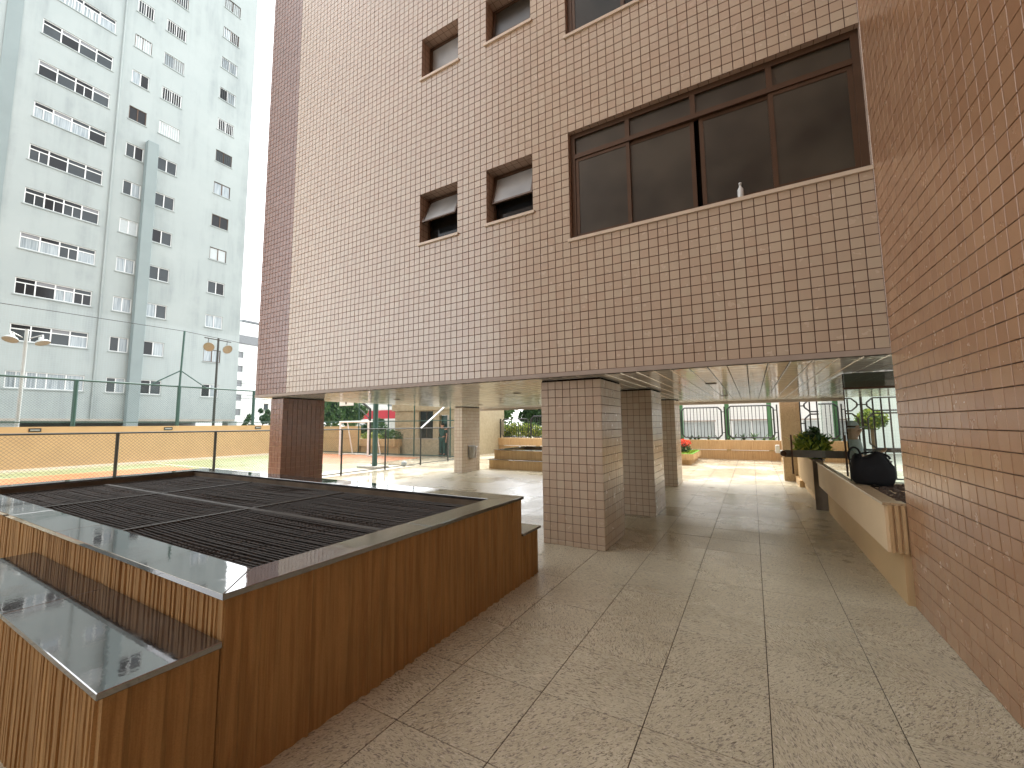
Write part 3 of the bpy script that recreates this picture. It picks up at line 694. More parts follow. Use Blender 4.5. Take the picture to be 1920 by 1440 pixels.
# bag on the ledge
bag = empty('black_holdall', (1.16, 6.3, .872), 'bulky black holdall with looped handle sitting on the cream ledge by the glass', 'bag')
bm = bmesh.new(); bmesh.ops.create_cube(bm, size=1.0); bmesh.ops.subdivide_edges(bm, edges=bm.edges, cuts=7, use_grid_fill=True)
rng = random.Random(9)
for v in bm.verts:
    x, y, z = v.co; l = max(abs(x), abs(y), abs(z)) * 2; r_ = 1.0 - .16 * (abs(x * 2) ** 4 * abs(z * 2) ** 4 + abs(y * 2) ** 4 * abs(z * 2) ** 2 + abs(x * 2) ** 4 * abs(y * 2) ** 2)
    top = 1 - .16 * max(0, z) * 2; sag = .03 * math.sin(x * 9) * (z > .2)
    v.co = Vector((1.165 + x * r_ * .40 * top, 6.27 + y * r_ * .27 * (1 - .35 * max(0, z)), .877 + (z * (.94 if x < .1 else 1.0) + .5) * .345 * (r_ * .25 + .75) + sag + rng.gauss(0, .003)))
me = bpy.data.meshes.new('body'); bm.to_mesh(me); bm.free(); link('body', me, 'bagcloth', bag, True)
hp = [(1.0 + .055 * math.cos(t), 6.16 + .01 * math.sin(t), 1.20 + .10 * math.sin(t)) for t in np.linspace(-.35, math.pi + .5, 14)]
MB().path(hp, .011, 8).build('handle', 'bagcloth', bag, True)
hp = [(1.17 + .15 * math.cos(t), 6.22, 1.17 + .075 * math.sin(t)) for t in np.linspace(0, math.pi, 12)]
MB().path(hp, .012, 8).build('handle', 'bagcloth', bag, True)
MB().box(1.30, 1.325, 6.15, 6.16, 1.14, 1.155, bev=.003).build('buckle', 'steel', bag)

# ------------------------------------------------------------------ foliage helpers
def leaves(c, rad, n, size, seed, clumps=0, hemi=False, droop=0.0, aspect=.5):
    rng = np.random.default_rng(seed); c = np.array(c, float); rad = np.array(rad, float)
    if clumps:
        cc = rng.normal(size=(clumps, 3)); cc /= np.linalg.norm(cc, axis=1)[:, None]; cc *= rng.uniform(.35, .92, (clumps, 1))
        cr_ = rng.uniform(.22, .42, clumps); k = rng.integers(0, clumps, n); d = rng.normal(size=(n, 3)); d /= np.linalg.norm(d, axis=1)[:, None]
        p = cc[k] + d * (cr_[k] * rng.uniform(.5, 1, n) ** .6)[:, None]
    else:
        d = rng.normal(size=(n, 3)); d /= np.linalg.norm(d, axis=1)[:, None]; p = d * (rng.uniform(.2, 1, n) ** .5)[:, None]
    if hemi: p[:, 2] = np.abs(p[:, 2])
    p = c + p * rad
    nn = rng.normal(size=(n, 3)); nn[:, 2] = np.abs(nn[:, 2]) * .7 + .25; nn /= np.linalg.norm(nn, axis=1)[:, None]
    t = rng.normal(size=(n, 3)); t -= nn * (t * nn).sum(1)[:, None]; t /= np.linalg.norm(t, axis=1)[:, None]; t[:, 2] -= droop; b = np.cross(nn, t)
    s = size * rng.uniform(.6, 1.3, n)[:, None]
    v = np.stack([p - t * s, p + b * s * aspect - nn * s * .12, p + t * s, p - b * s * aspect - nn * s * .12], 1).reshape(-1, 3)
    return [tuple(x) for x in v], [(i, i + 1, i + 2, i + 3) for i in range(0, 4 * n, 4)]
def leafobj(name, mat, parent, *a, **k):
    v, f = leaves(*a, **k); m = MB(); m.v, m.f = v, f; return m.build(name, mat, parent)
def tree(label, x, y, h, crown, mat, n, seed, group='trees beyond the walls', lean=0.0, size=.16, trunk=.14, z0=0.0, clumps=26):
    e = empty('broadleaf_tree', (x, y, z0), label, 'tree', group); rng = random.Random(seed); t = MB()
    p = Vector((x, y, z0 - .05)); q = Vector((x + lean, y, z0 + h - crown[2] * .9)); t.tube(p, q, trunk, 8, trunk * .65)
    for k in range(6):
        a = rng.uniform(0, 6.28); r = Vector((math.cos(a) * crown[0] * .6, math.sin(a) * crown[1] * .6, crown[2] * rng.uniform(.3, 1.1))); t.tube(q - Vector((0, 0, .1 * k)), q + r, trunk * .4, 5, trunk * .12)
    t.build('trunk', 'bark', e)
    leafobj('crown', mat, e, (x + lean, y, z0 + h - crown[2]), crown, n, size, seed, clumps=clumps)
    return e

# ------------------------------------------------------------------ right-hand planter box, barrier, stone pillar, gate
pb = empty('entrance_planter', (1.4, 11, 0), 'raised planter box of glossy plants, its front painted dark as shade, beyond the cream ledge', 'planter')
box('box', 'ochre_plain', pb, .92, 1.9, 9.5, 12.45, .26, .89, bev=.01); box('plinth', 'ochre_plain', pb, 1.03, 1.9, 9.7, 12.45, 0, .26)
box('painted_shade_front', 'lining_and_shade', pb, .925, 1.9, 9.47, 9.4985, .0, .885); box('coping', 'blackg', pb, .90, 1.92, 9.46, 12.47, .8905, .912)  # dark sheet over the ochre front: its shade is put into the colour
lw = empty('courtyard_kerb_wall', (1.12, 16.4, 0), 'low cream wall edging the right of the courtyard behind the planter box', 'wall')
box('wall', 'ochre_plain', lw, 1.0, 1.25, 12.5, 20.3, 0, .78, bev=.01); box('plinth', 'ochre_plain', lw, .93, 1.0, 12.5, 20.3, 0, .16)
leafobj('flowering_border', 'leaf_yellow', lw, (1.12, 13.4, .95), (.16, .8, .3), 260, .06, 71); leafobj('blossom', 'petal_orange', lw, (1.05, 13.2, 1.0), (.15, .7, .22), 90, .04, 72)
def blade_plant(label, x, y, z, n, L, mat, seed, wide=.035, group=None, bushy=False):
    e = empty('leafy_plant', (x, y, z), label, 'plant', group); rng = random.Random(seed); m = MB()
    for k in range(n):
        a = rng.uniform(0, 6.28); l = L * rng.uniform(.55, 1.1); up = rng.uniform(.45, 1.15); d = Vector((math.cos(a), math.sin(a), 0)); sd = Vector((-d.y, d.x, 0)); pr = None
        for j in range(5):
            t = j / 4; p = Vector((x, y, z)) + d * (l * t * (1 - .35 * up)) + Vector((0, 0, l * up * t - l * .55 * t * t * (1.05 - up * .4))); w = wide * math.sin(math.pi * (.12 + .86 * t)) * rng.uniform(.9, 1.1)
            c = (p + sd * w, p - sd * w)
            if pr: m.quad(pr[0], c[0], c[1], pr[1])
            pr = c
    m.build('leaf_cluster', mat, e)
    if bushy: leafobj('leaf_mass', mat, e, (x, y, z + L * .42), (L * .42, L * .5, L * .42), 230, .085, seed + 900, aspect=.36)
    return e
for k, (x, y) in enumerate(((1.12, 9.85), (1.28, 10.05), (1.15, 10.5), (1.4, 10.5))):
    blade_plant(('front dark glossy plant in the raised planter box', 'tallest dark glossy plant in the raised planter box', 'dark glossy plant at the middle of the raised planter box', 'dark glossy plant deepest in the raised planter box')[k], x, y, .9, 26, .72, 'leaf_dark', 80 + k, .045, 'plants in the raised box', True)
blade_plant('lime yellow leafy plant at the left end of the raised planter box', .93, 9.8, .9, 30, .5, 'leaf_yellow', 85, .03, 'plants in the raised box', True); blade_plant('green and yellow plant behind the glossy ones in the raised planter box', .95, 10.6, .9, 30, .6, 'leaf_yellow', 86, .03, 'plants in the raised box', True)
br = empty('steel_barrier', (.9, 9.3, .9), 'flat grey steel bar crossing in front of the plants, with a round knob', 'barrier')
box('bar', 'bar_steel', br, .49, 1.45, 9.36, 9.38, .945, 1.075); MB().lathe((.475, 9.37, 1.01), [(.001, -.03), (.05, -.03), (.055, 0), (.05, .03), (.001, .03)], 16, (0, 1, 0)).build('knob', 'frame', br)
box('hanger_rod', plain('brown_rod', (.10, .05, .03), .5), br, .595, .622, 9.33, 9.357, .64, 1.36); box('bracket', 'steel', br, 1.2, 1.26, 9.38, 9.50, .913, .97); box('bracket', 'steel', br, 1.2, 1.26, 9.38, 9.40, .97, 1.05)
sp_ = empty('granite_pillar', (.86, 13.85, 0), 'speckled tan granite pillar at the courtyard end of the ceiling', 'pillar')
box('shaft', 'pinkstone', sp_, .684, 1.03, 13.68, 14.05, 0, 2.2, bev=.004); box('side_strip', 'pinkstone', sp_, 1.032, 1.13, 13.74, 14.0, 0, 2.2)
jb = empty('junction_box', (.56, 13.75, .78), 'small white box fixed beside the granite pillar above the ribbed wall', 'box')
box('body', 'white_paint', jb, .52, .62, 13.68, 13.80, .74, .96, bev=.008); MB().tube((.61, 13.75, .80), (.69, 13.75, .80), .02).build('bracket', 'galv', jb)

def oct_frame(m, x0, x1, y, z0, z1, c, r=.02):
    p = [(x0 + c, y, z0), (x1 - c, y, z0), (x1, y, z0 + c), (x1, y, z1 - c), (x1 - c, y, z1), (x0 + c, y, z1), (x0, y, z1 - c), (x0, y, z0 + c)]
    m.path(p + [p[0]], r, 4)
gt = empty('iron_gate', (3, 14, 0), 'black iron gate of elongated octagons and bars behind the glass screen', 'gate')
m_ = MB(); bb = MB()
for k, (xa, xb) in enumerate(((1.19, 2.47), (2.53, 3.80), (3.86, 5.1))):
    m_.box(xa - .06, xa - .01, 13.97, 14.03, 0, 2.35)
    q = MB(); oct_frame(q, xa + .08, xb - .06, 14, 1.87, 2.2, .12); oct_frame(q, xa + .08, xb - .06, 14, .90, 1.80, .12); oct_frame(q, xa + .08, xb - .06, 14, .14, .82, .10); fr_ = q.build('panel_frame', 'blackiron', gt)
    x = xa + .2; b = MB()
    while x < xb - .1: b.box(x - .016, x + .016, 13.985, 14.015, .14, 2.2); x += .165
    b.build('bars', 'blackiron', fr_)
    r_ = MB()
    for z in (2.03, 1.55, .86): r_.box(xa - .01, xa + .08, 13.985, 14.015, z - .015, z + .015); r_.box(xb - .06, xb, 13.985, 14.015, z - .015, z + .015)
    r_.build('stub_rail', 'blackiron', gt)
m_.build('post', 'blackiron', gt); box('lower_rail', 'blackiron', gt, 1.14, 5.1, 13.975, 14.025, .83, .885)
tp = empty('clipped_shrub', (3.25, 17, 0), 'round clipped bright green shrub seen through the glass', 'shrub'); MB().tube((3.25, 17, 0), (3.25, 17, 1.5), .05, 8).build('trunk', 'bark', tp)
leafobj('crown', 'leaf_yellow', tp, (3.25, 17, 1.68), (.42, .42, .3), 900, .05, 91); leafobj('crown', 'leaf', tp, (3.25, 17, 1.6), (.40, .40, .28), 900, .05, 92)

# ------------------------------------------------------------------ ribbed courtyard wall with iron railing
cw = empty('courtyard_wall', (-6, 20.5, 0), 'long ribbed ochre bench wall closing the far side of the courtyard', 'wall')
m_ = MB(); fluted(m_, (-14.2, 20.42), (2.4, 20.42), 0, .40, (0, -1), .055, .014, 61); fluted(m_, (-14.2, 20.36), (2.4, 20.36), .42, .82, (0, -1), .055, .014, 62)
m_.quad((-14.2, 20.36, .42), (-14.2, 20.42, .42), (2.4, 20.42, .42), (2.4, 20.36, .42)); m_.build('wall', 'ochre_light', cw)
box('coping', 'ochre_plain', cw, -14.2, 2.4, 20.37, 20.9, .8, .825)
def railing(label, x0, x1, y, z0, z1, seed, n=None):
    e = empty('iron_railing', ((x0 + x1) / 2, y, z0), label, 'railing', 'black iron railings on the courtyard wall'); q = MB(); c = .13
    oct_frame(q, x0, x1, y, z0, z1, c, .03); q.build('frame', 'blackiron', e)
    x = x0 + .11
    while x < x1 - .05:
        k = max(0, c - min(x - x0, x1 - x)); box('bar', 'blackiron', e, x - .011, x + .011, y - .011, y + .011, z0 + k, z1 - k); x += .137
    MB().box(x1 + .10, x1 + .15, y - .025, y + .025, .826, z1 + .02).box(x1, x1 + .1, y - .012, y + .012, z0 + .2, z0 + .23).box(x1, x1 + .1, y - .012, y + .012, z1 - .22, z1 - .19).build('post', 'blackiron', e)
railing('iron railing panel left of the third pillar gap, behind the red flowers', -2.80, -1.16, 20.5, .93, 2.26, 1)
railing('iron railing panel nearest the granite pillar', -.92, .79, 20.5, .94, 2.29, 2)
for k, (a, b, t) in enumerate(((-14.1, -12.66, 1.89), (-12.44, -10.72, 1.89), (-10.55, -8.9, 2.02), (-8.7, -7.0, 2.05), (-6.8, -5.0, 2.1), (-4.8, -3.0, 2.2))):
    railing(('iron railing panel just right of the slim pale pillar', 'iron railing panel in front of the lime hedge, second from the slim pillar', 'taller iron railing panel next to the nearest pillar', 'iron railing panel hidden behind the nearest pillar', 'second iron railing panel hidden behind the nearest pillar', 'iron railing panel behind the second pillar')[k], a, b, 20.5, .88, t, 3 + k)
for k, x in enumerate((-.98, .67, -2.95)):
    o = box('fence_post', 'green_post', None, x - .09, x + .09, 21.4, 21.55, -.05, 3.4, bev=.006); tag(o, ('square green post between the two railing panels', 'square green post behind the railing nearest the granite pillar', 'square green post beside the third pillar')[k], 'post', 'green posts behind the railings')
rng = random.Random(4)
for k in range(11):
    x = (-2.5, -2.15, -1.75, -1.35, -.95, -.75, -.35, .05, .4, -2.3, .75)[k]
    blade_plant(('first', 'second', 'third', 'fourth', 'fifth', 'sixth', 'eighth', 'ninth', 'tenth', 'shaded', 'last')[k] + ' small plant behind the right railings, counted from the third pillar', x, 20.75, .82, 16, rng.uniform(.28, .5), 'leaf' if k % 3 else 'leaf_dark', 100 + k, .03, 'small plants behind the railing')
fbx = empty('flower_planter', (-2.3, 18.4, 0), 'two-tier ochre flower box with red blossoms and bright grass', 'planter')
m_ = MB()
for (a, b, c, d, za, zb, sd) in ((-3.4, -2.12, 17.2, 19.6, 0, .2, 65), (-3.5, -1.98, 17.05, 19.75, .2, .42, 69)):
    fluted(m_, (a, c), (b, c), za, zb, (0, -1), .055, .012, sd); fluted(m_, (b, c), (b, d), za, zb, (1, 0), .055, .012, sd + 1)
m_.quad((-3.5, 17.05, .2), (-3.5, 19.75, .2), (-1.98, 19.75, .2), (-1.98, 17.05, .2)); m_.build('wall', 'ochre_light', fbx)
g_m = MB(); rng = random.Random(77)
for k in range(900):
    x, y = rng.uniform(-3.4, -2.05), rng.uniform(17.15, 19.6); h = rng.uniform(.04, .09); w = .01; g_m.poly([(x - w, y, .42), (x + w, y, .42), (x + rng.gauss(0, .02), y + rng.gauss(0, .02), .42 + h)])
MB().quad((-3.48, 17.07, .42), (-2.0, 17.07, .42), (-2.0, 19.73, .42), (-3.48, 19.73, .42)).build('turf', 'grass', fbx); kind(g_m.build('grass', 'leaf_yellow', fbx), 'stuff')
rf = empty('red_flower_bush', (-2.55, 17.9, .42), 'bush of red blossoms in the ochre flower box', 'plant')
leafobj('foliage', 'leaf_dark', rf, (-2.55, 17.9, .62), (.42, .42, .26), 700, .05, 73); leafobj('blossom', 'leaf_red', rf, (-2.5, 17.85, .80), (.40, .40, .16), 420, .045, 74)

# pale building behind the railing on the right
wb = empty('pale_mosaic_building', (-1, 28, 0), 'bright white mosaic-tiled building beyond the green posts on the right', 'building')
hl = [(-4.2, -2.0, .5, 1.66), (-1.05, 1.0, .5, 1.7), (2.4, 4.4, .5, 1.7)]
m_ = MB(); holed(m_, (0, 28, 0), (1, 0, 0), (0, 0, 1), (0, -1, 0), -9, 9, -.05, 7, hl, .12); m_.quad((-9, 36, -.05), (-9, 28, -.05), (-9, 28, 7), (-9, 36, 7)); m_.quad((-9, 28, 7), (9, 28, 7), (9, 36, 7), (-9, 36, 7)); m_.build('wall', 'mosaic_white', wb)
for a, b, c, d in hl:
    w = MB().box(a, b, 28.06, 28.1, d - .06, d).box(a, a + .05, 28.06, 28.1, c, d - .06).box((a + b) / 2 - .03, (a + b) / 2 + .03, 28.06, 28.1, c, d - .06).build('window', 'alu_white', wb); box('pane', 'blind', w, a + .05, (a + b) / 2 - .03, 28.085, 28.09, c, d - .06); box('pane', 'blind', w, (a + b) / 2 + .03, b, 28.085, 28.09, c, d - .06); box('lintel', 'trim', w, a - .1, b + .1, 27.97, 28.0, d, d + .06)

# trees behind the middle railing
hg = empty('lime_hedge', (-13, 21.6, 0), 'lime green hedge growing right behind the middle railings', 'hedge')
leafobj('foliage', 'leaf_yellow', hg, (-11.9, 21.4, .9), (2.4, .4, .75), 1800, .075, 75, hemi=True); leafobj('foliage', 'leaf', hg, (-11.9, 21.7, .8), (2.6, .5, 1.0), 1800, .08, 76, hemi=True)
tree('broad green tree behind the middle railing, nearest the slim pillar', -18.3, 28, 5.0, (2.7, 2.2, 1.7), 'leaf', 5200, 111, clumps=34)
tree('bluish green tree behind the railing next to the nearest pillar', -13.4, 27, 4.2, (1.5, 1.5, 1.6), 'leaf_dark', 3000, 112, clumps=20)

# ------------------------------------------------------------------ sports court: walls, fences, goal, hoop
ct = empty('court_wall', (-24.7, 4, 0), 'long plain ochre wall along the far side of the sports court', 'wall')
box('wall', 'ochre_plain', ct, -24.85, -24.6, -10, 16.85, -.02, 1.66); box('skirting', 'line', ct, -24.6, -24.5, -10, 16.6, -.02, .03)
for k, y in enumerate((5.9 - .95, 9.3, 13.55)):
    o = MB().box(-24.6, -24.58, y - .17, y + .17, 1.46, 1.60).box(-24.585, -24.575, y - .14, y + .14, 1.485, 1.575).build('wall_vent', 'dark_paint', None); tag(o, ('small dark vent on the court wall, leftmost', 'small dark vent on the court wall, middle one', 'small dark vent on the court wall beside the brown pillar')[k], 'vent', 'vents on the court wall')
    box('louvre', 'lamp_grey', o, -24.575, -24.571, y - .13, y + .13, 1.51, 1.55)
cb = empty('court_end_wall', (-20.5, 16.75, 0), 'ochre wall closing the end of the court behind the goal', 'wall')
box('wall', 'ochre_plain', cb, -24.6, -19.9, 16.65, 16.85, -.02, 1.56); box('wall', 'ochre_plain', cb, -20.6, -16.9, 16.86, 17.0, -.02, .82)
box('raised_trough', 'ochre_plain', cb, -20.25, -16.95, 16.62, 17.6, .43, .83, bev=.01); box('joint_strip', 'ochre', cb, -24.6, -20.3, 16.64, 16.651, .84, .86)
leafobj('lime_planting', 'leaf_yellow', cb, (-19.3, 17.1, .85), (.95, .35, .38), 420, .07, 121, hemi=True); leafobj('green_planting', 'leaf', cb, (-17.7, 17.1, .85), (.9, .35, .55), 420, .08, 122, hemi=True)

def chain(mb, fixed, axis, a, b, z0, z1, cell, r):
    """diamond wire mesh; axis 'y' runs along y at x=fixed"""
    h = z1 - z0; n = int((b - a + h) / cell)
    for k in range(n):
        for s in (1, -1):
            t0 = a - h + k * cell if s == 1 else a + k * cell; t1 = t0 + s * h; za, zb = z0, z1
            lo, hi = a, b
            if t0 < lo: za += (lo - t0) * 1; t0_ = lo
            else: t0_ = t0
            if t0_ > hi: za += (t0_ - hi); t0_ = hi
            t1_ = min(max(t1, lo), hi); zb = z0 + abs(t1_ - t0)
            if zb - za < .02: continue
            P = (lambda t, z: (fixed, t, z)) if axis == 'y' else (lambda t, z: (t, fixed, z))
            mb.tube(P(t0_, za), P(t1_, zb), r, 3, caps=False)
XN = -11.644
nf = empty('court_side_fence', (XN, 7, 0), 'waist-high chain-link fence with dark pipe rail along the near side of the court', 'fence')
m_ = MB(); chain(m_, XN, 'y', -2.0, 16.4, .06, 1.46, .068, .0022); kind(m_.build('wire_mesh', 'dark_paint', nf), 'stuff')
MB().tube((XN, -2, 1.5), (XN, 16.4, 1.46), .021, 8).build('top_rail', 'dark_paint', nf); MB().tube((XN, -2, .06), (XN, 16.4, .06), .016, 6).build('bottom_rail', 'dark_paint', nf)
for y in (-.2, 1.67, 3.53, 5.39, 7.25, 9.11, 10.98, 12.85, 14.6): MB().tube((XN, y, -.03), (XN, y, 1.47), .03, 8).build('post', 'dark_paint', nf)
MB().tube((XN, 12.85, 1.46), (XN, 15.6, 3.15), .035, 8).build('brace', 'galv', nf)
ef = empty('court_end_fence', (-16, 16.4, 0), 'tall green wire fence across the court end before the stone gatehouse', 'fence')
m_ = MB(); chain(m_, 16.4, 'x', -24.5, XN, .06, 3.9, .09, .0018); kind(m_.build('wire_mesh', 'green_paint', ef), 'stuff')
for x in (-19.55, -17.2, -15.32, -12.95, XN): MB().tube((x, 16.4, -.03), (x, 16.4, 4.0), .035, 8).build('post', 'green_paint', ef)
for z in (.06, 1.81, 3.9): MB().tube((-24.5, 16.4, z), (XN, 16.4, z), .024, 6).build('rail', 'green_paint', ef)
wf = empty('court_wall_fence', (-24.72, 8, 1.66), 'dark green pipe fence rising above the long court wall', 'fence')
XQ = -24.72
for y in (-4.9, -1.25, 2.35, 6.02, 9.69, 13.3, 16.8): MB().tube((XQ, y, 1.65), (XQ, y, 3.62), .075, 8).build('post', 'green_paint', wf)
MB().tube((XQ, 9.69, 3.6), (XQ, 9.75, 6.45), .045, 8).build('mast', 'green_paint', wf)
for a, b in (((XQ, 9.7, 4.42), (XQ, 8.55, 3.64)), ((XQ, 9.7, 4.42), (XQ, 10.85, 3.64))): MB().tube(a, b, .028, 6).build('brace', 'green_paint', wf)
for z, r in ((3.62, .042), (1.84, .022)): MB().tube((XQ, -10, z), (XQ, 16.8, z), r, 6).build('rail', 'green_paint', wf)
MB().path([(XQ, -6, 6.42), (XQ, 0, 6.36), (XQ, 9.75, 6.44), (XQ, 13, 6.25), (XQ, 16.8, 6.15)], .012, 4).build('cable', 'cable', wf)
m_ = MB(); chain(m_, XQ, 'y', -6, 16.8, 1.7, 3.6, .10, .0022); kind(m_.build('wire_mesh', 'green_paint', wf), 'stuff')
def spotlight(e, c, aim, r=.21):
    c = Vector(c); aim = Vector(aim).normalized()
    MB().lathe(c, [(.03, -.30), (.07, -.27), (.08, -.18), (r * .8, -.10), (r, -.02), (r, 0)], 18, aim).build('lamp_housing', 'lamp_grey', e, True)
    MB().lathe(c, [(.001, -.02), (r * .6, -.015), (r * .97, -.004)], 18, aim).build('lamp_lens', 'lamp_brown', e, True)
lp = empty('floodlight_pole', (-24.95, 11.4, 0), 'thin dark pole with two round brownish floodlights, near the tower edge', 'lamp post', 'floodlight poles')
MB().tube((-24.95, 11.4, -.05), (-24.95, 11.42, 6.4), .07, 8, .05).build('pole', 'dark_paint', lp); MB().tube((-24.95, 10.75, 6.33), (-24.95, 12.05, 6.28), .03, 6).build('crossarm', 'dark_paint', lp)
for y in (10.93, 11.85): spotlight(lp, (-24.85, y, 5.83), (.8, -.35 if y < 11 else .1, -.42), .25); MB().tube((-24.95, y, 6.05), (-24.95, y, 6.33), .015, 6).build('hanger', 'dark_paint', lp)
lp = empty('floodlight_pole', (-26, 4.73, 0), 'pale pole with two grey bell floodlights at the far left', 'lamp post', 'floodlight poles')
MB().tube((-26, 4.72, -.05), (-26, 4.73, 5.72), .07, 10, .06).build('pole', 'lamp_grey', lp)
for y, s in ((4.28, -1), (5.18, 1)): spotlight(lp, (-25.85, y, 5.18), (.35, s * .25, -.9), .24); MB().tube((-26, 4.73 + s * .1, 5.35), (-26, y, 5.55), .02, 6).tube((-26, y, 5.55), (-25.9, y, 5.42), .03, 6).build('bracket', 'galv', lp)
cp_ = empty('court_lamp_pole', (-12.67, 11.42, 0), 'thick dark green pole on a concrete pad inside the court', 'lamp post'); MB().tube((-12.67, 11.42, -.02), (-12.67, 11.42, 4.6), .10, 12).build('pole', 'green_paint', cp_); box('pad', 'concrete', cp_, -13.3, -12.25, 11.1, 11.75, -.02, .05, bev=.01)
fb = MB(); fb.lathe((-11.95, 12.25, .095), [(.001, -.11)] + [(.11 * math.sin(t), -.11 * math.cos(t)) for t in np.linspace(.3, 2.84, 9)] + [(.001, .11)], 16); tag(fb.build('football', 'lamp_grey', None, True), 'grey ball lying against the foot of the court fence', 'ball')
go = empty('football_goal', (-18.6, 15.4, 0), 'white pipe football goal at the end of the court', 'goal'); r = .05
for x in (-19.72, -17.5): MB().tube((x, 15.3, -.02), (x, 15.3, 1.80), r, 10).build('post', 'white_paint', go)
MB().tube((-19.77, 15.3, 1.8), (-17.45, 15.3, 1.8), r, 10).build('crossbar', 'white_paint', go)
for x in (-19.72, -17.5): MB().path([(x, 15.3, .02), (x, 16.15, .02), (x, 15.75, 1.8), (x, 15.3, 1.8)], .03, 8).build('side_frame', 'white_paint', go)
MB().tube((-19.72, 16.15, .02), (-17.5, 16.15, .02), .03, 8).build('ground_bar', 'white_paint', go)
hp_ = empty('basketball_hoop', (-18.3, 16.1, 0), 'dark bent-arm basketball stand with white backboard above the goal', 'hoop')
MB().path([(-18.3, 16.1, -.02), (-18.3, 16.1, 2.5), (-18.95, 15.95, 3.0), (-19.75, 15.85, 3.15)], .07, 8).build('stand', 'dark_paint', hp_); MB().tube((-18.3, 16.1, 1.95), (-18.95, 15.95, 2.5), .03, 6).build('strut', 'dark_paint', hp_)
box('backboard', 'white_paint', hp_, -20.4, -19.25, 15.72, 15.76, 2.72, 3.5); MB().path([(-19.83 + .2 * math.cos(t), 15.5 + .2 * math.sin(t), 2.95) for t in np.linspace(0, 2 * math.pi, 15)], .015, 6).tube((-19.83, 15.7, 2.95), (-19.83, 15.74, 2.8), .05, 6).build('rim', 'dark_paint', hp_)

# ------------------------------------------------------------------ gatehouse, street side things
gh = empty('stone_gatehouse', (-14.5, 18.5, 0), 'flat-roofed gatehouse clad in tan stone slabs with a dark window, beyond the court', 'building')
GX0, GX1, GY0 = -17.5, -12.6, 17.2
hl = [(-15.72, -14.72, .86, 2.34), (-14.3, -13.62, .0, 2.1)]
m_ = MB(); holed(m_, (0, GY0, 0), (1, 0, 0), (0, 0, 1), (0, -1, 0), GX0, GX1, -.05, 3.3, hl, .2); m_.quad((GX1, GY0, -.05), (GX1, 21, -.05), (GX1, 21, 3.3), (GX1, GY0, 3.3)); m_.quad((GX0, 21, -.05), (GX0, GY0, -.05), (GX0, GY0, 3.3), (GX0, 21, 3.3)); m_.quad((GX0, GY0, 3.3), (GX1, GY0, 3.3), (GX1, 21, 3.3), (GX0, 21, 3.3)); m_.build('wall', 'stone', gh)
rng = random.Random(8); zs = [0, .43, .86, 1.4, 1.9, 2.36]; xs = [GX0, -16.9, -16.3, -15.72, -14.72, -14.3, -13.62, -13.1, GX1]
for a, b in zip(xs, xs[1:]):
    for c, d in zip(zs, zs[1:]):
        if any(h[0] < (a + b) / 2 < h[1] and h[2] - .01 < (c + d) / 2 < h[3] + .1 for h in hl): continue
        box('stone_slab', 'stone', gh, a + .004, b - .004, GY0 - .02 - rng.uniform(0, .008), GY0 - .001, c + .004, d - .004)
box('fascia', 'stone', gh, GX0 - .12, GX1 + .12, GY0 - .16, GY0 - .001, 2.38, 3.3); box('ledge', 'concrete', gh, GX0, -14.3, GY0 - .05, GY0 - .029, .84, .88)
w = box('window', 'frame', gh, -15.72, -14.72, GY0 + .06, GY0 + .1, .86, .9); box('pane', 'windark', w, -15.70, -15.235, GY0 + .08, GY0 + .09, .9, 2.33); box('pane', 'windark', w, -15.205, -14.74, GY0 + .07, GY0 + .08, .9, 2.33); box('mullion', 'frame', w, -15.235, -15.205, GY0 + .06, GY0 + .1, .9, 2.33)
d_ = box('door_frame', 'concrete', gh, -13.75, -13.63, GY0 - .02, GY0 + .1, 0, 2.1); box('door_leaf', 'door_green', gh, -14.29, -13.76, GY0 + .17, GY0 + .19, 0, 2.09)
tree('dense green tree above the court end wall, left', -30.5, 22.5, 5.6, (2.6, 2.2, 2.1), 'leaf', 5200, 113, clumps=30, size=.17)
tree('dense green tree above the court end wall, right, beside the red wall', -29.3, 23.5, 4.3, (1.2, 1.4, 1.5), 'leaf', 4200, 114, clumps=26, size=.15)
tree('dark tree overhanging the corner of the court end wall', -22.9, 20.5, 2.1, (1.8, 1.0, .8), 'leaf_dark', 2600, 115, clumps=20, size=.12, trunk=.08)
rw = empty('red_painted_shop', (-34, 33, 0), 'low white building with a bright red upper band beyond the trees', 'building')
box('wall', 'beige_wall', rw, -40, -30, 32.02, 38, -.05, 3.3); box('red_band', 'red', rw, -40, -30, 31.97, 32.0, 2.3, 3.2); box('eave', 'white_paint', rw, -40.2, -29.8, 31.9, 32.02, 2.12, 2.28)
wb2 = empty('white_background_house', (-40, 48, 0), 'plain white upper storeys far behind the red wall', 'building'); box('wall', 'beige_wall', wb2, -58, -47, 48, 56, -.05, 6.2); box('window', 'grey_band', wb2, -50.6, -49.6, 47.96, 47.99, 4.6, 5.3)
gs = empty('slate_roofed_shed', (-27.5, 25, 0), 'shed with grey pitched slate roof behind the court planting', 'shed')
m_ = MB(); m_.quad((-29.9, 25.2, 1.75), (-25.6, 25.2, .55), (-25.6, 27, .55), (-29.9, 27, 1.75)); m_.quad((-29.9, 25.2, 1.65), (-29.9, 27, 1.65), (-25.6, 27, .45), (-25.6, 25.2, .45)); m_.quad((-29.9, 25.2, 1.65), (-25.6, 25.2, .45), (-25.6, 25.2, .55), (-29.9, 25.2, 1.75)); m_.build('roof', 'slate', gs); box('wall', 'beige_wall', gs, -29.7, -25.8, 25.4, 26.8, -.05, .44)

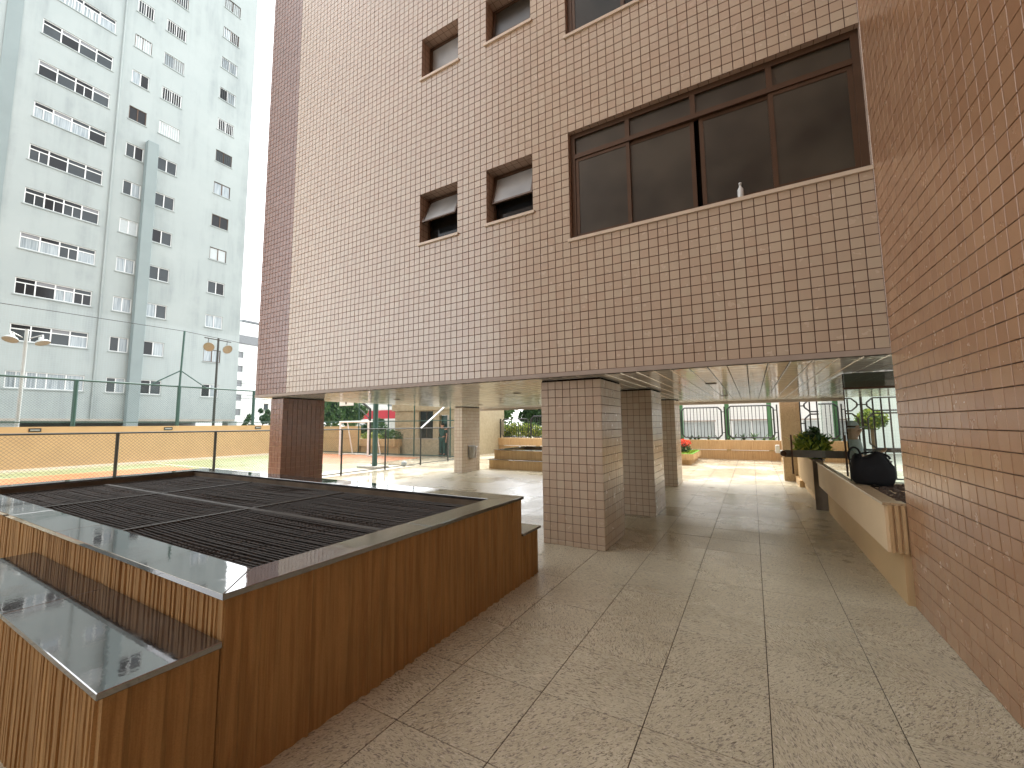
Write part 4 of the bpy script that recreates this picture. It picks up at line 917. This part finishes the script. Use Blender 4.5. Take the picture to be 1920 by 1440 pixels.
# ------------------------------------------------------------------ white tower on the left
XT = -38.0
tw = empty('white_tower', (XT, 8, 0), 'pale mint white apartment tower filling the left of the view', 'building')
rows = [(5.03 + 2.85 * k) for k in range(14)]
cols = {'long': (6.23, 9.62), 'left': (10.68, 11.68), 'mid': (12.45, 13.75), 'right': (16.35, 17.6)}
holes = []
for k, zt in enumerate(rows):
    for n_, (a, b) in cols.items(): holes.append((a, b, zt - 1.03, zt))
ZM = 9.35
for z0, z1, mt in ((2.2, ZM, 'tower_tile'), (ZM, 46.0, 'tower')):
    m_ = MB(); holed(m_, (XT, 0, 0), (0, 1, 0), (0, 0, 1), (1, 0, 0), -12, 19.0, z0, z1, [h for h in holes if z0 < h[2] < z1], .14)
    m_.quad((XT, 19, z0), (XT - 16, 19, z0), (XT - 16, 19, z1), (XT, 19, z1)); m_.build('wall', mt, tw)
box('room_backing', 'windark', tw, XT - .5, XT - .3, -11.9, 18.9, 2.3, 45.9)
box('underside', 'concrete', tw, XT - 15.9, XT - .01, -12, 18.98, 2.05, 2.198)
box('rib', 'tower_rib', tw, XT + .002, XT + .5, 11.74, 12.40, -.05, 22.75, bev=.02); box('shaft', 'tower_rib', tw, XT + .002, XT + .05, 4.75, 5.38, 2.2, 46)
for y in (-8, -3, 2.5, 6.2, 18.6): box('pilotis_column', 'tower_tile', tw, XT - 1.2, XT - .3, y, y + .7, -.05, 2.05)
box('pilotis_back_wall', 'grey_band', tw, XT - 7, XT - 6.8, -12, 19, -.05, 2.05); box('low_wall', 'tower', tw, XT - 2, XT - 1.85, -12, 6.9, -.05, 2.04)
MB().tube((XT + .06, 10.05, 2.2), (XT + .06, 10.05, 46), .05, 6).build('downpipe', 'tower', tw)
rng = random.Random(17)
for k, zt in enumerate(rows):
    for n_, (a, b) in cols.items():
        zb = zt - 1.03; x = XT - .10; fr = MB(); t = .05; dk = n_ != 'long' and rng.random() < .35
        fm = 'frame' if dk else 'alu_white'
        fr.box(x, x + .05, a, b, zt - t, zt); fr.box(x, x + .05, a, b, zb, zb + t); fr.box(x, x + .05, a, a + t, zb + t, zt - t); fr.box(x, x + .05, b - t, b, zb + t, zt - t)
        nb = 4 if n_ == 'long' else 2; xs = [a + (b - a) * j / nb for j in range(nb + 1)]; ztr = zt - .30 if n_ == 'long' and k > 0 else None
        for j in range(1, nb): fr.box(x, x + .05, xs[j] - .03, xs[j] + .03, zb + t, zt - t)
        if ztr: fr.box(x + .001, x + .051, a + t, b - t, ztr - .03, ztr + .03)
        w = fr.build('window', fm, tw)
        base = rng.choice(['winglass', 'winglass', 'windark', 'windark', 'curtain', 'curtain', 'blind']) if n_ != 'long' else rng.choice(['winglass', 'winglass', 'windark', 'curtain'])
        if k < 3 and n_ in ('mid', 'right') and k > 0: base = 'curtain'
        for j in range(nb):
            mt = base if rng.random() < .72 else rng.choice(['winglass', 'windark', 'curtain', 'winglass']); top = ztr - .03 if ztr else zt - t; ya, yb = xs[j] + (.05 if j == 0 else .03), xs[j + 1] - (.05 if j == nb - 1 else .03); dx = .012 * (j % 2)
            MB().quad((x + .02 + dx, ya, zb + t), (x + .02 + dx, yb, zb + t), (x + .02 + dx, yb, top), (x + .02 + dx, ya, top)).build('pane', mt, w)
            if ztr: MB().quad((x + .02, ya, ztr + .03), (x + .02, yb, ztr + .03), (x + .02, yb, zt - t), (x + .02, ya, zt - t)).build('pane', rng.choice(['winglass', 'windark', 'grey_band']), w)
            if n_ == 'long' and rng.random() < .35: box('sash_bar', 'alu_white', w, x + .03, x + .055, (ya + yb) / 2 - .02, (ya + yb) / 2 + .02, zb + t, top)
        box('sill', 'tower', w, XT - .1, XT + .05, a - .06, b + .06, zb - .07, zb - .003)
        if (k >= 7 and n_ != 'long' and rng.random() < .75) or (n_ == 'long' and k in (9, 10)):
            g = MB(); lo, hi = (a, b) if n_ != 'long' else (a + .8, a + 2.6); y = lo + .07
            while y < hi - .03: g.box(XT - .03, XT - .01, y - .012, y + .012, zb + .02, zt - (.3 if n_ == 'long' else .03)); y += .145
            g.build('security_grille', 'alu_white' if rng.random() < .8 else 'dark_paint', w)
# neighbours behind the tower
nb_ = empty('white_neighbour_block', (-52, 30, 0), 'white mosaic block with grey top band between the tower and the tiled building', 'building')
hl = [(25.85, 26.55, z, z + .75) for z in (2.9, 4.6, 6.28, 8.0, 9.68)]
m_ = MB(); holed(m_, (-52, 0, 0), (0, 1, 0), (0, 0, 1), (1, 0, 0), 16, 29.2, -.05, 14.0, hl, .15); m_.quad((-52, 29.2, -.05), (-66, 29.2, -.05), (-66, 29.2, 14), (-52, 29.2, 14)); m_.quad((-52, 16, 14), (-52, 29.2, 14), (-66, 29.2, 14), (-66, 16, 14)); m_.build('wall', 'mosaic_white', nb_)
for a, b, c, d in hl: box('window', 'grey_band', nb_, -52.12, -52.1, a, b, c, d)
box('top_band', 'grey_band', nb_, -51.99, -51.95, 16, 29.2, 11.35, 12.42); box('roof_panel', 'slate', nb_, -53, -52.2, 26.4, 29, 14.15, 14.4); box('roof_kerb', 'grey_band', nb_, -52.9, -52.4, 26.4, 29, 14.0, 14.15)
n2 = empty('far_white_block', (-70, 40, 0), 'distant white block with two window bands beside the brown pillar', 'building')
m_ = MB(); hl = [(38.5, 40.1, 4.3, 5.35), (38.5, 40.1, 2.1, 3.0)]; holed(m_, (-70, 0, 0), (0, 1, 0), (0, 0, 1), (1, 0, 0), 33, 46, -.05, 7.4, hl, .2); m_.quad((-70, 33, 7.4), (-70, 46, 7.4), (-80, 46, 7.4), (-80, 33, 7.4)); m_.build('wall', 'beige_wall', n2)
for a, b, c, d in hl:
    w = MB().box(-70.15, -70.1, a, b, d - .12, d).box(-70.15, -70.1, (a + b) / 2 - .1, (a + b) / 2 + .1, c, d - .12).build('window', 'frame', n2); box('pane', 'curtain', w, -70.19, -70.16, a, (a + b) / 2 - .1, c, d - .12); box('pane', 'winglass', w, -70.19, -70.16, (a + b) / 2 + .1, b, c, d - .12)
for k, (y, z, h) in enumerate(((20.4, 0, 2.5), (21.6, 0, 3.2), (22.8, 0, 2.6))):
    tree(('small round tree by the foot of the tower edge', 'small tree with twin tufts below the white block', 'small tree close to the brown pillar, below the far block')[k], -38.5, y, h, (.9, .75, .8), 'leaf_dark', 1100, 130 + k, 'small trees by the tower foot', size=.12, trunk=.06, clumps=10)
for k, (z, s) in enumerate(((6.3, .4), (5.2, .5), (4.7, .3))):
    c = MB().path([(-45, 12 + 40 * t, z - s * math.sin(math.pi * t)) for t in np.linspace(0, 1, 12)], .022, 4).build('overhead_cable', 'cable', None); tag(c, ('uppermost', 'middle', 'lowest')[k] + ' thin black street cable sagging before the white block', 'cable', 'street cables')

# ------------------------------------------------------------------ people
def skin_mesh(name, joints, edges, root, mat, parent, sub=2):
    bm = bmesh.new(); lay = bm.verts.layers.skin.verify(); vs = {}
    for k, (p, r_) in joints.items():
        v = bm.verts.new(p); v[lay].radius = (r_, r_) if not isinstance(r_, tuple) else r_; v[lay].use_root = (k == root); vs[k] = v
    for a, b in edges: bm.edges.new((vs[a], vs[b]))
    me = bpy.data.meshes.new(name); bm.to_mesh(me); bm.free(); o = link(name, me, mat, parent)
    md = o.modifiers.new('skin', 'SKIN'); md.use_smooth_shade = True; sb = o.modifiers.new('sub', 'SUBSURF'); sb.levels = sub; sb.render_levels = sub
    return o
def person(label, loc, yaw, h, arm, shirt, trousers, cap=None, sleeve=None):
    """arm: (elbow, wrist) of the right hand in body space; body faces +x before yaw"""
    e = empty('person', loc, label, 'person'); s = h / 1.75; cz, sz = math.cos(yaw), math.sin(yaw)
    def P(x, y, z): return (loc[0] + (x * cz - y * sz) * s, loc[1] + (x * sz + y * cz) * s, loc[2] + z * s)
    J = {'pel': (P(0, 0, .95), .125 * s), 'waist': (P(0, 0, 1.10), .115 * s), 'chest': (P(.01, 0, 1.32), .135 * s), 'neck0': (P(0, 0, 1.45), .075 * s), 'neck': (P(.01, 0, 1.51), .062 * s), 'jaw': (P(.035, 0, 1.575), .082 * s), 'head': (P(.02, 0, 1.64), .112 * s), 'crown': (P(.0, 0, 1.70), .095 * s)}
    E = [('pel', 'waist'), ('waist', 'chest'), ('chest', 'neck0'), ('neck0', 'neck'), ('neck', 'jaw'), ('jaw', 'head'), ('head', 'crown')]
    for sd, n in ((-1, 'r'), (1, 'l')):
        J.update({n + 'hip': (P(0, sd * .10, .90), .085 * s), n + 'knee': (P(.02, sd * .11, .50), .058 * s), n + 'ank': (P(-.01, sd * .11, .09), .04 * s), n + 'toe': (P(.15, sd * .12, .035), .034 * s)})
        E += [('pel', n + 'hip'), (n + 'hip', n + 'knee'), (n + 'knee', n + 'ank'), (n + 'ank', n + 'toe')]
        el, wr = arm if n == 'r' else ((-.03, .26, 1.12), (.06, .27, .87))
        J.update({n + 'sh': (P(0, sd * .19, 1.40), .062 * s), n + 'el': (P(*el), .045 * s), n + 'wr': (P(*wr), .029 * s)})
        E += [('chest', n + 'sh'), (n + 'sh', n + 'el'), (n + 'el', n + 'wr')]
        d = (Vector(wr) - Vector(el)).normalized(); side = d.cross(Vector((0, 0, 1))).normalized() if abs(d.z) < .9 else Vector((1, 0, 0)); curl = d.cross(side)
        J[n + 'palm'] = (P(*(Vector(wr) + d * .07)), (.036 * s, .02 * s)); E.append((n + 'wr', n + 'palm'))
        for q, (o_, l_) in enumerate(((-.03, .070), (-.010, .085), (.011, .080), (.031, .062))):
            a = Vector(wr) + d * .10 + side * o_; b = a + d * l_ * .55 - curl * .012; c = b + d * l_ * .4 - curl * .025
            J[f'{n}f{q}a'] = (P(*a), .0095 * s); J[f'{n}f{q}b'] = (P(*b), .009 * s); J[f'{n}f{q}c'] = (P(*c), .008 * s); E += [(n + 'palm', f'{n}f{q}a'), (f'{n}f{q}a', f'{n}f{q}b'), (f'{n}f{q}b', f'{n}f{q}c')]
        a = Vector(wr) + d * .045 - side * .035; b = a + d * .035 - side * .022; J[n + 'ta'] = (P(*a), .011 * s); J[n + 'tb'] = (P(*b), .0095 * s); E += [(n + 'palm', n + 'ta'), (n + 'ta', n + 'tb')]
    J['nose'] = (P(.135, 0, 1.615), .017 * s); E.append(('jaw', 'nose'))
    for sd in (-1, 1): J[f'ear{sd}'] = (P(.0, sd * .085, 1.63), .018 * s); E.append(('head', f'ear{sd}'))
    body = skin_mesh('body', J, E, 'pel', 'skin', e)
    SJ = {k: (J[k][0], (J[k][1] if not isinstance(J[k][1], tuple) else J[k][1][0]) + .016 * s) for k in ('pel', 'waist', 'chest', 'neck0', 'rsh', 'lsh')}
    SE = [('pel', 'waist'), ('waist', 'chest'), ('chest', 'neck0'), ('chest', 'rsh'), ('chest', 'lsh')]
    for n in 'rl':
        a, b = Vector(J[n + 'sh'][0]), Vector(J[n + 'el'][0]); SJ[n + 'slv'] = (tuple(a + (b - a) * .8), .058 * s); SE.append((n + 'sh', n + 'slv'))
    skin_mesh('shirt', SJ, SE, 'pel', shirt, e)
    if sleeve: skin_mesh('sleeve', {'a': (J['rsh'][0], .082 * s), 'b': (SJ['rslv'][0], .068 * s)}, [('a', 'b')], 'a', sleeve, e)
    TJ = {k: (J[k][0], J[k][1] + .018 * s) for k in ('pel', 'rhip', 'rknee', 'rank', 'lhip', 'lknee', 'lank')}
    skin_mesh('trousers', TJ, [('pel', 'rhip'), ('rhip', 'rknee'), ('rknee', 'rank'), ('pel', 'lhip'), ('lhip', 'lknee'), ('lknee', 'lank')], 'pel', trousers, e)
    for sd in (-1, 1): skin_mesh('shoe', {'a': (P(-.05, sd * .11, .045), .05 * s), 'b': (P(.17, sd * .12, .04), .045 * s)}, [('a', 'b')], 'a', 'hair', e)
    hc = Vector(P(-.002, 0, 1.665)); hm = MB()
    hm.lathe(hc, [(.099 * s * math.cos(t) ** .8, .094 * s * math.sin(t)) for t in np.linspace(-.3, 1.5, 9)] + [(.001, .095 * s)], 20); hm.build('cap' if cap else 'hair', cap or 'hair', e, True)
    if cap:
        bd = MB().lathe(hc, [(.0995 * s, -.014), (.1005 * s, .010)], 18); bd.build('cap_band', 'hair', e, True)
        v = MB(); v.box(.07, .19, -.075, .075, -.012, .0, bev=.004); v.v = [P(-.005 + x, y, 1.66 + z) for x, y, z in v.v]; v.build('visor', cap, e)
    for sd in (-1, 1):
        em = MB().lathe(P(.108, sd * .033, 1.645), [(.001, -.011), (.009, -.008), (.012, 0), (.009, .008), (.001, .011)], 8); em.build('eye', 'hair', e)
    mo = MB(); mo.box(.098, .108, -.025, .025, 1.567, 1.574); mo.v = [P(*q) for q in mo.v]; mo.build('mouth', plain('lips', (.35, .12, .10), .5), e)
    return e
person('person in grey shirt and pale cap behind the glass, facing right beside the bag', (1.275, 7.9, 0), R(0), 1.60, ((.05, -.24, 1.16), (.26, -.12, 1.24)), 'shirt_grey', 'cloth_dark', 'shirt_grey')
person('person in dark green clothes with white sleeve reaching out in the gatehouse doorway', (-14.08, 17.2, 0), R(-85), 1.68, ((-.02, -.10, 1.36), (.10, .36, 1.44)), 'cloth_teal', 'cloth_teal', None, 'shirt_white')
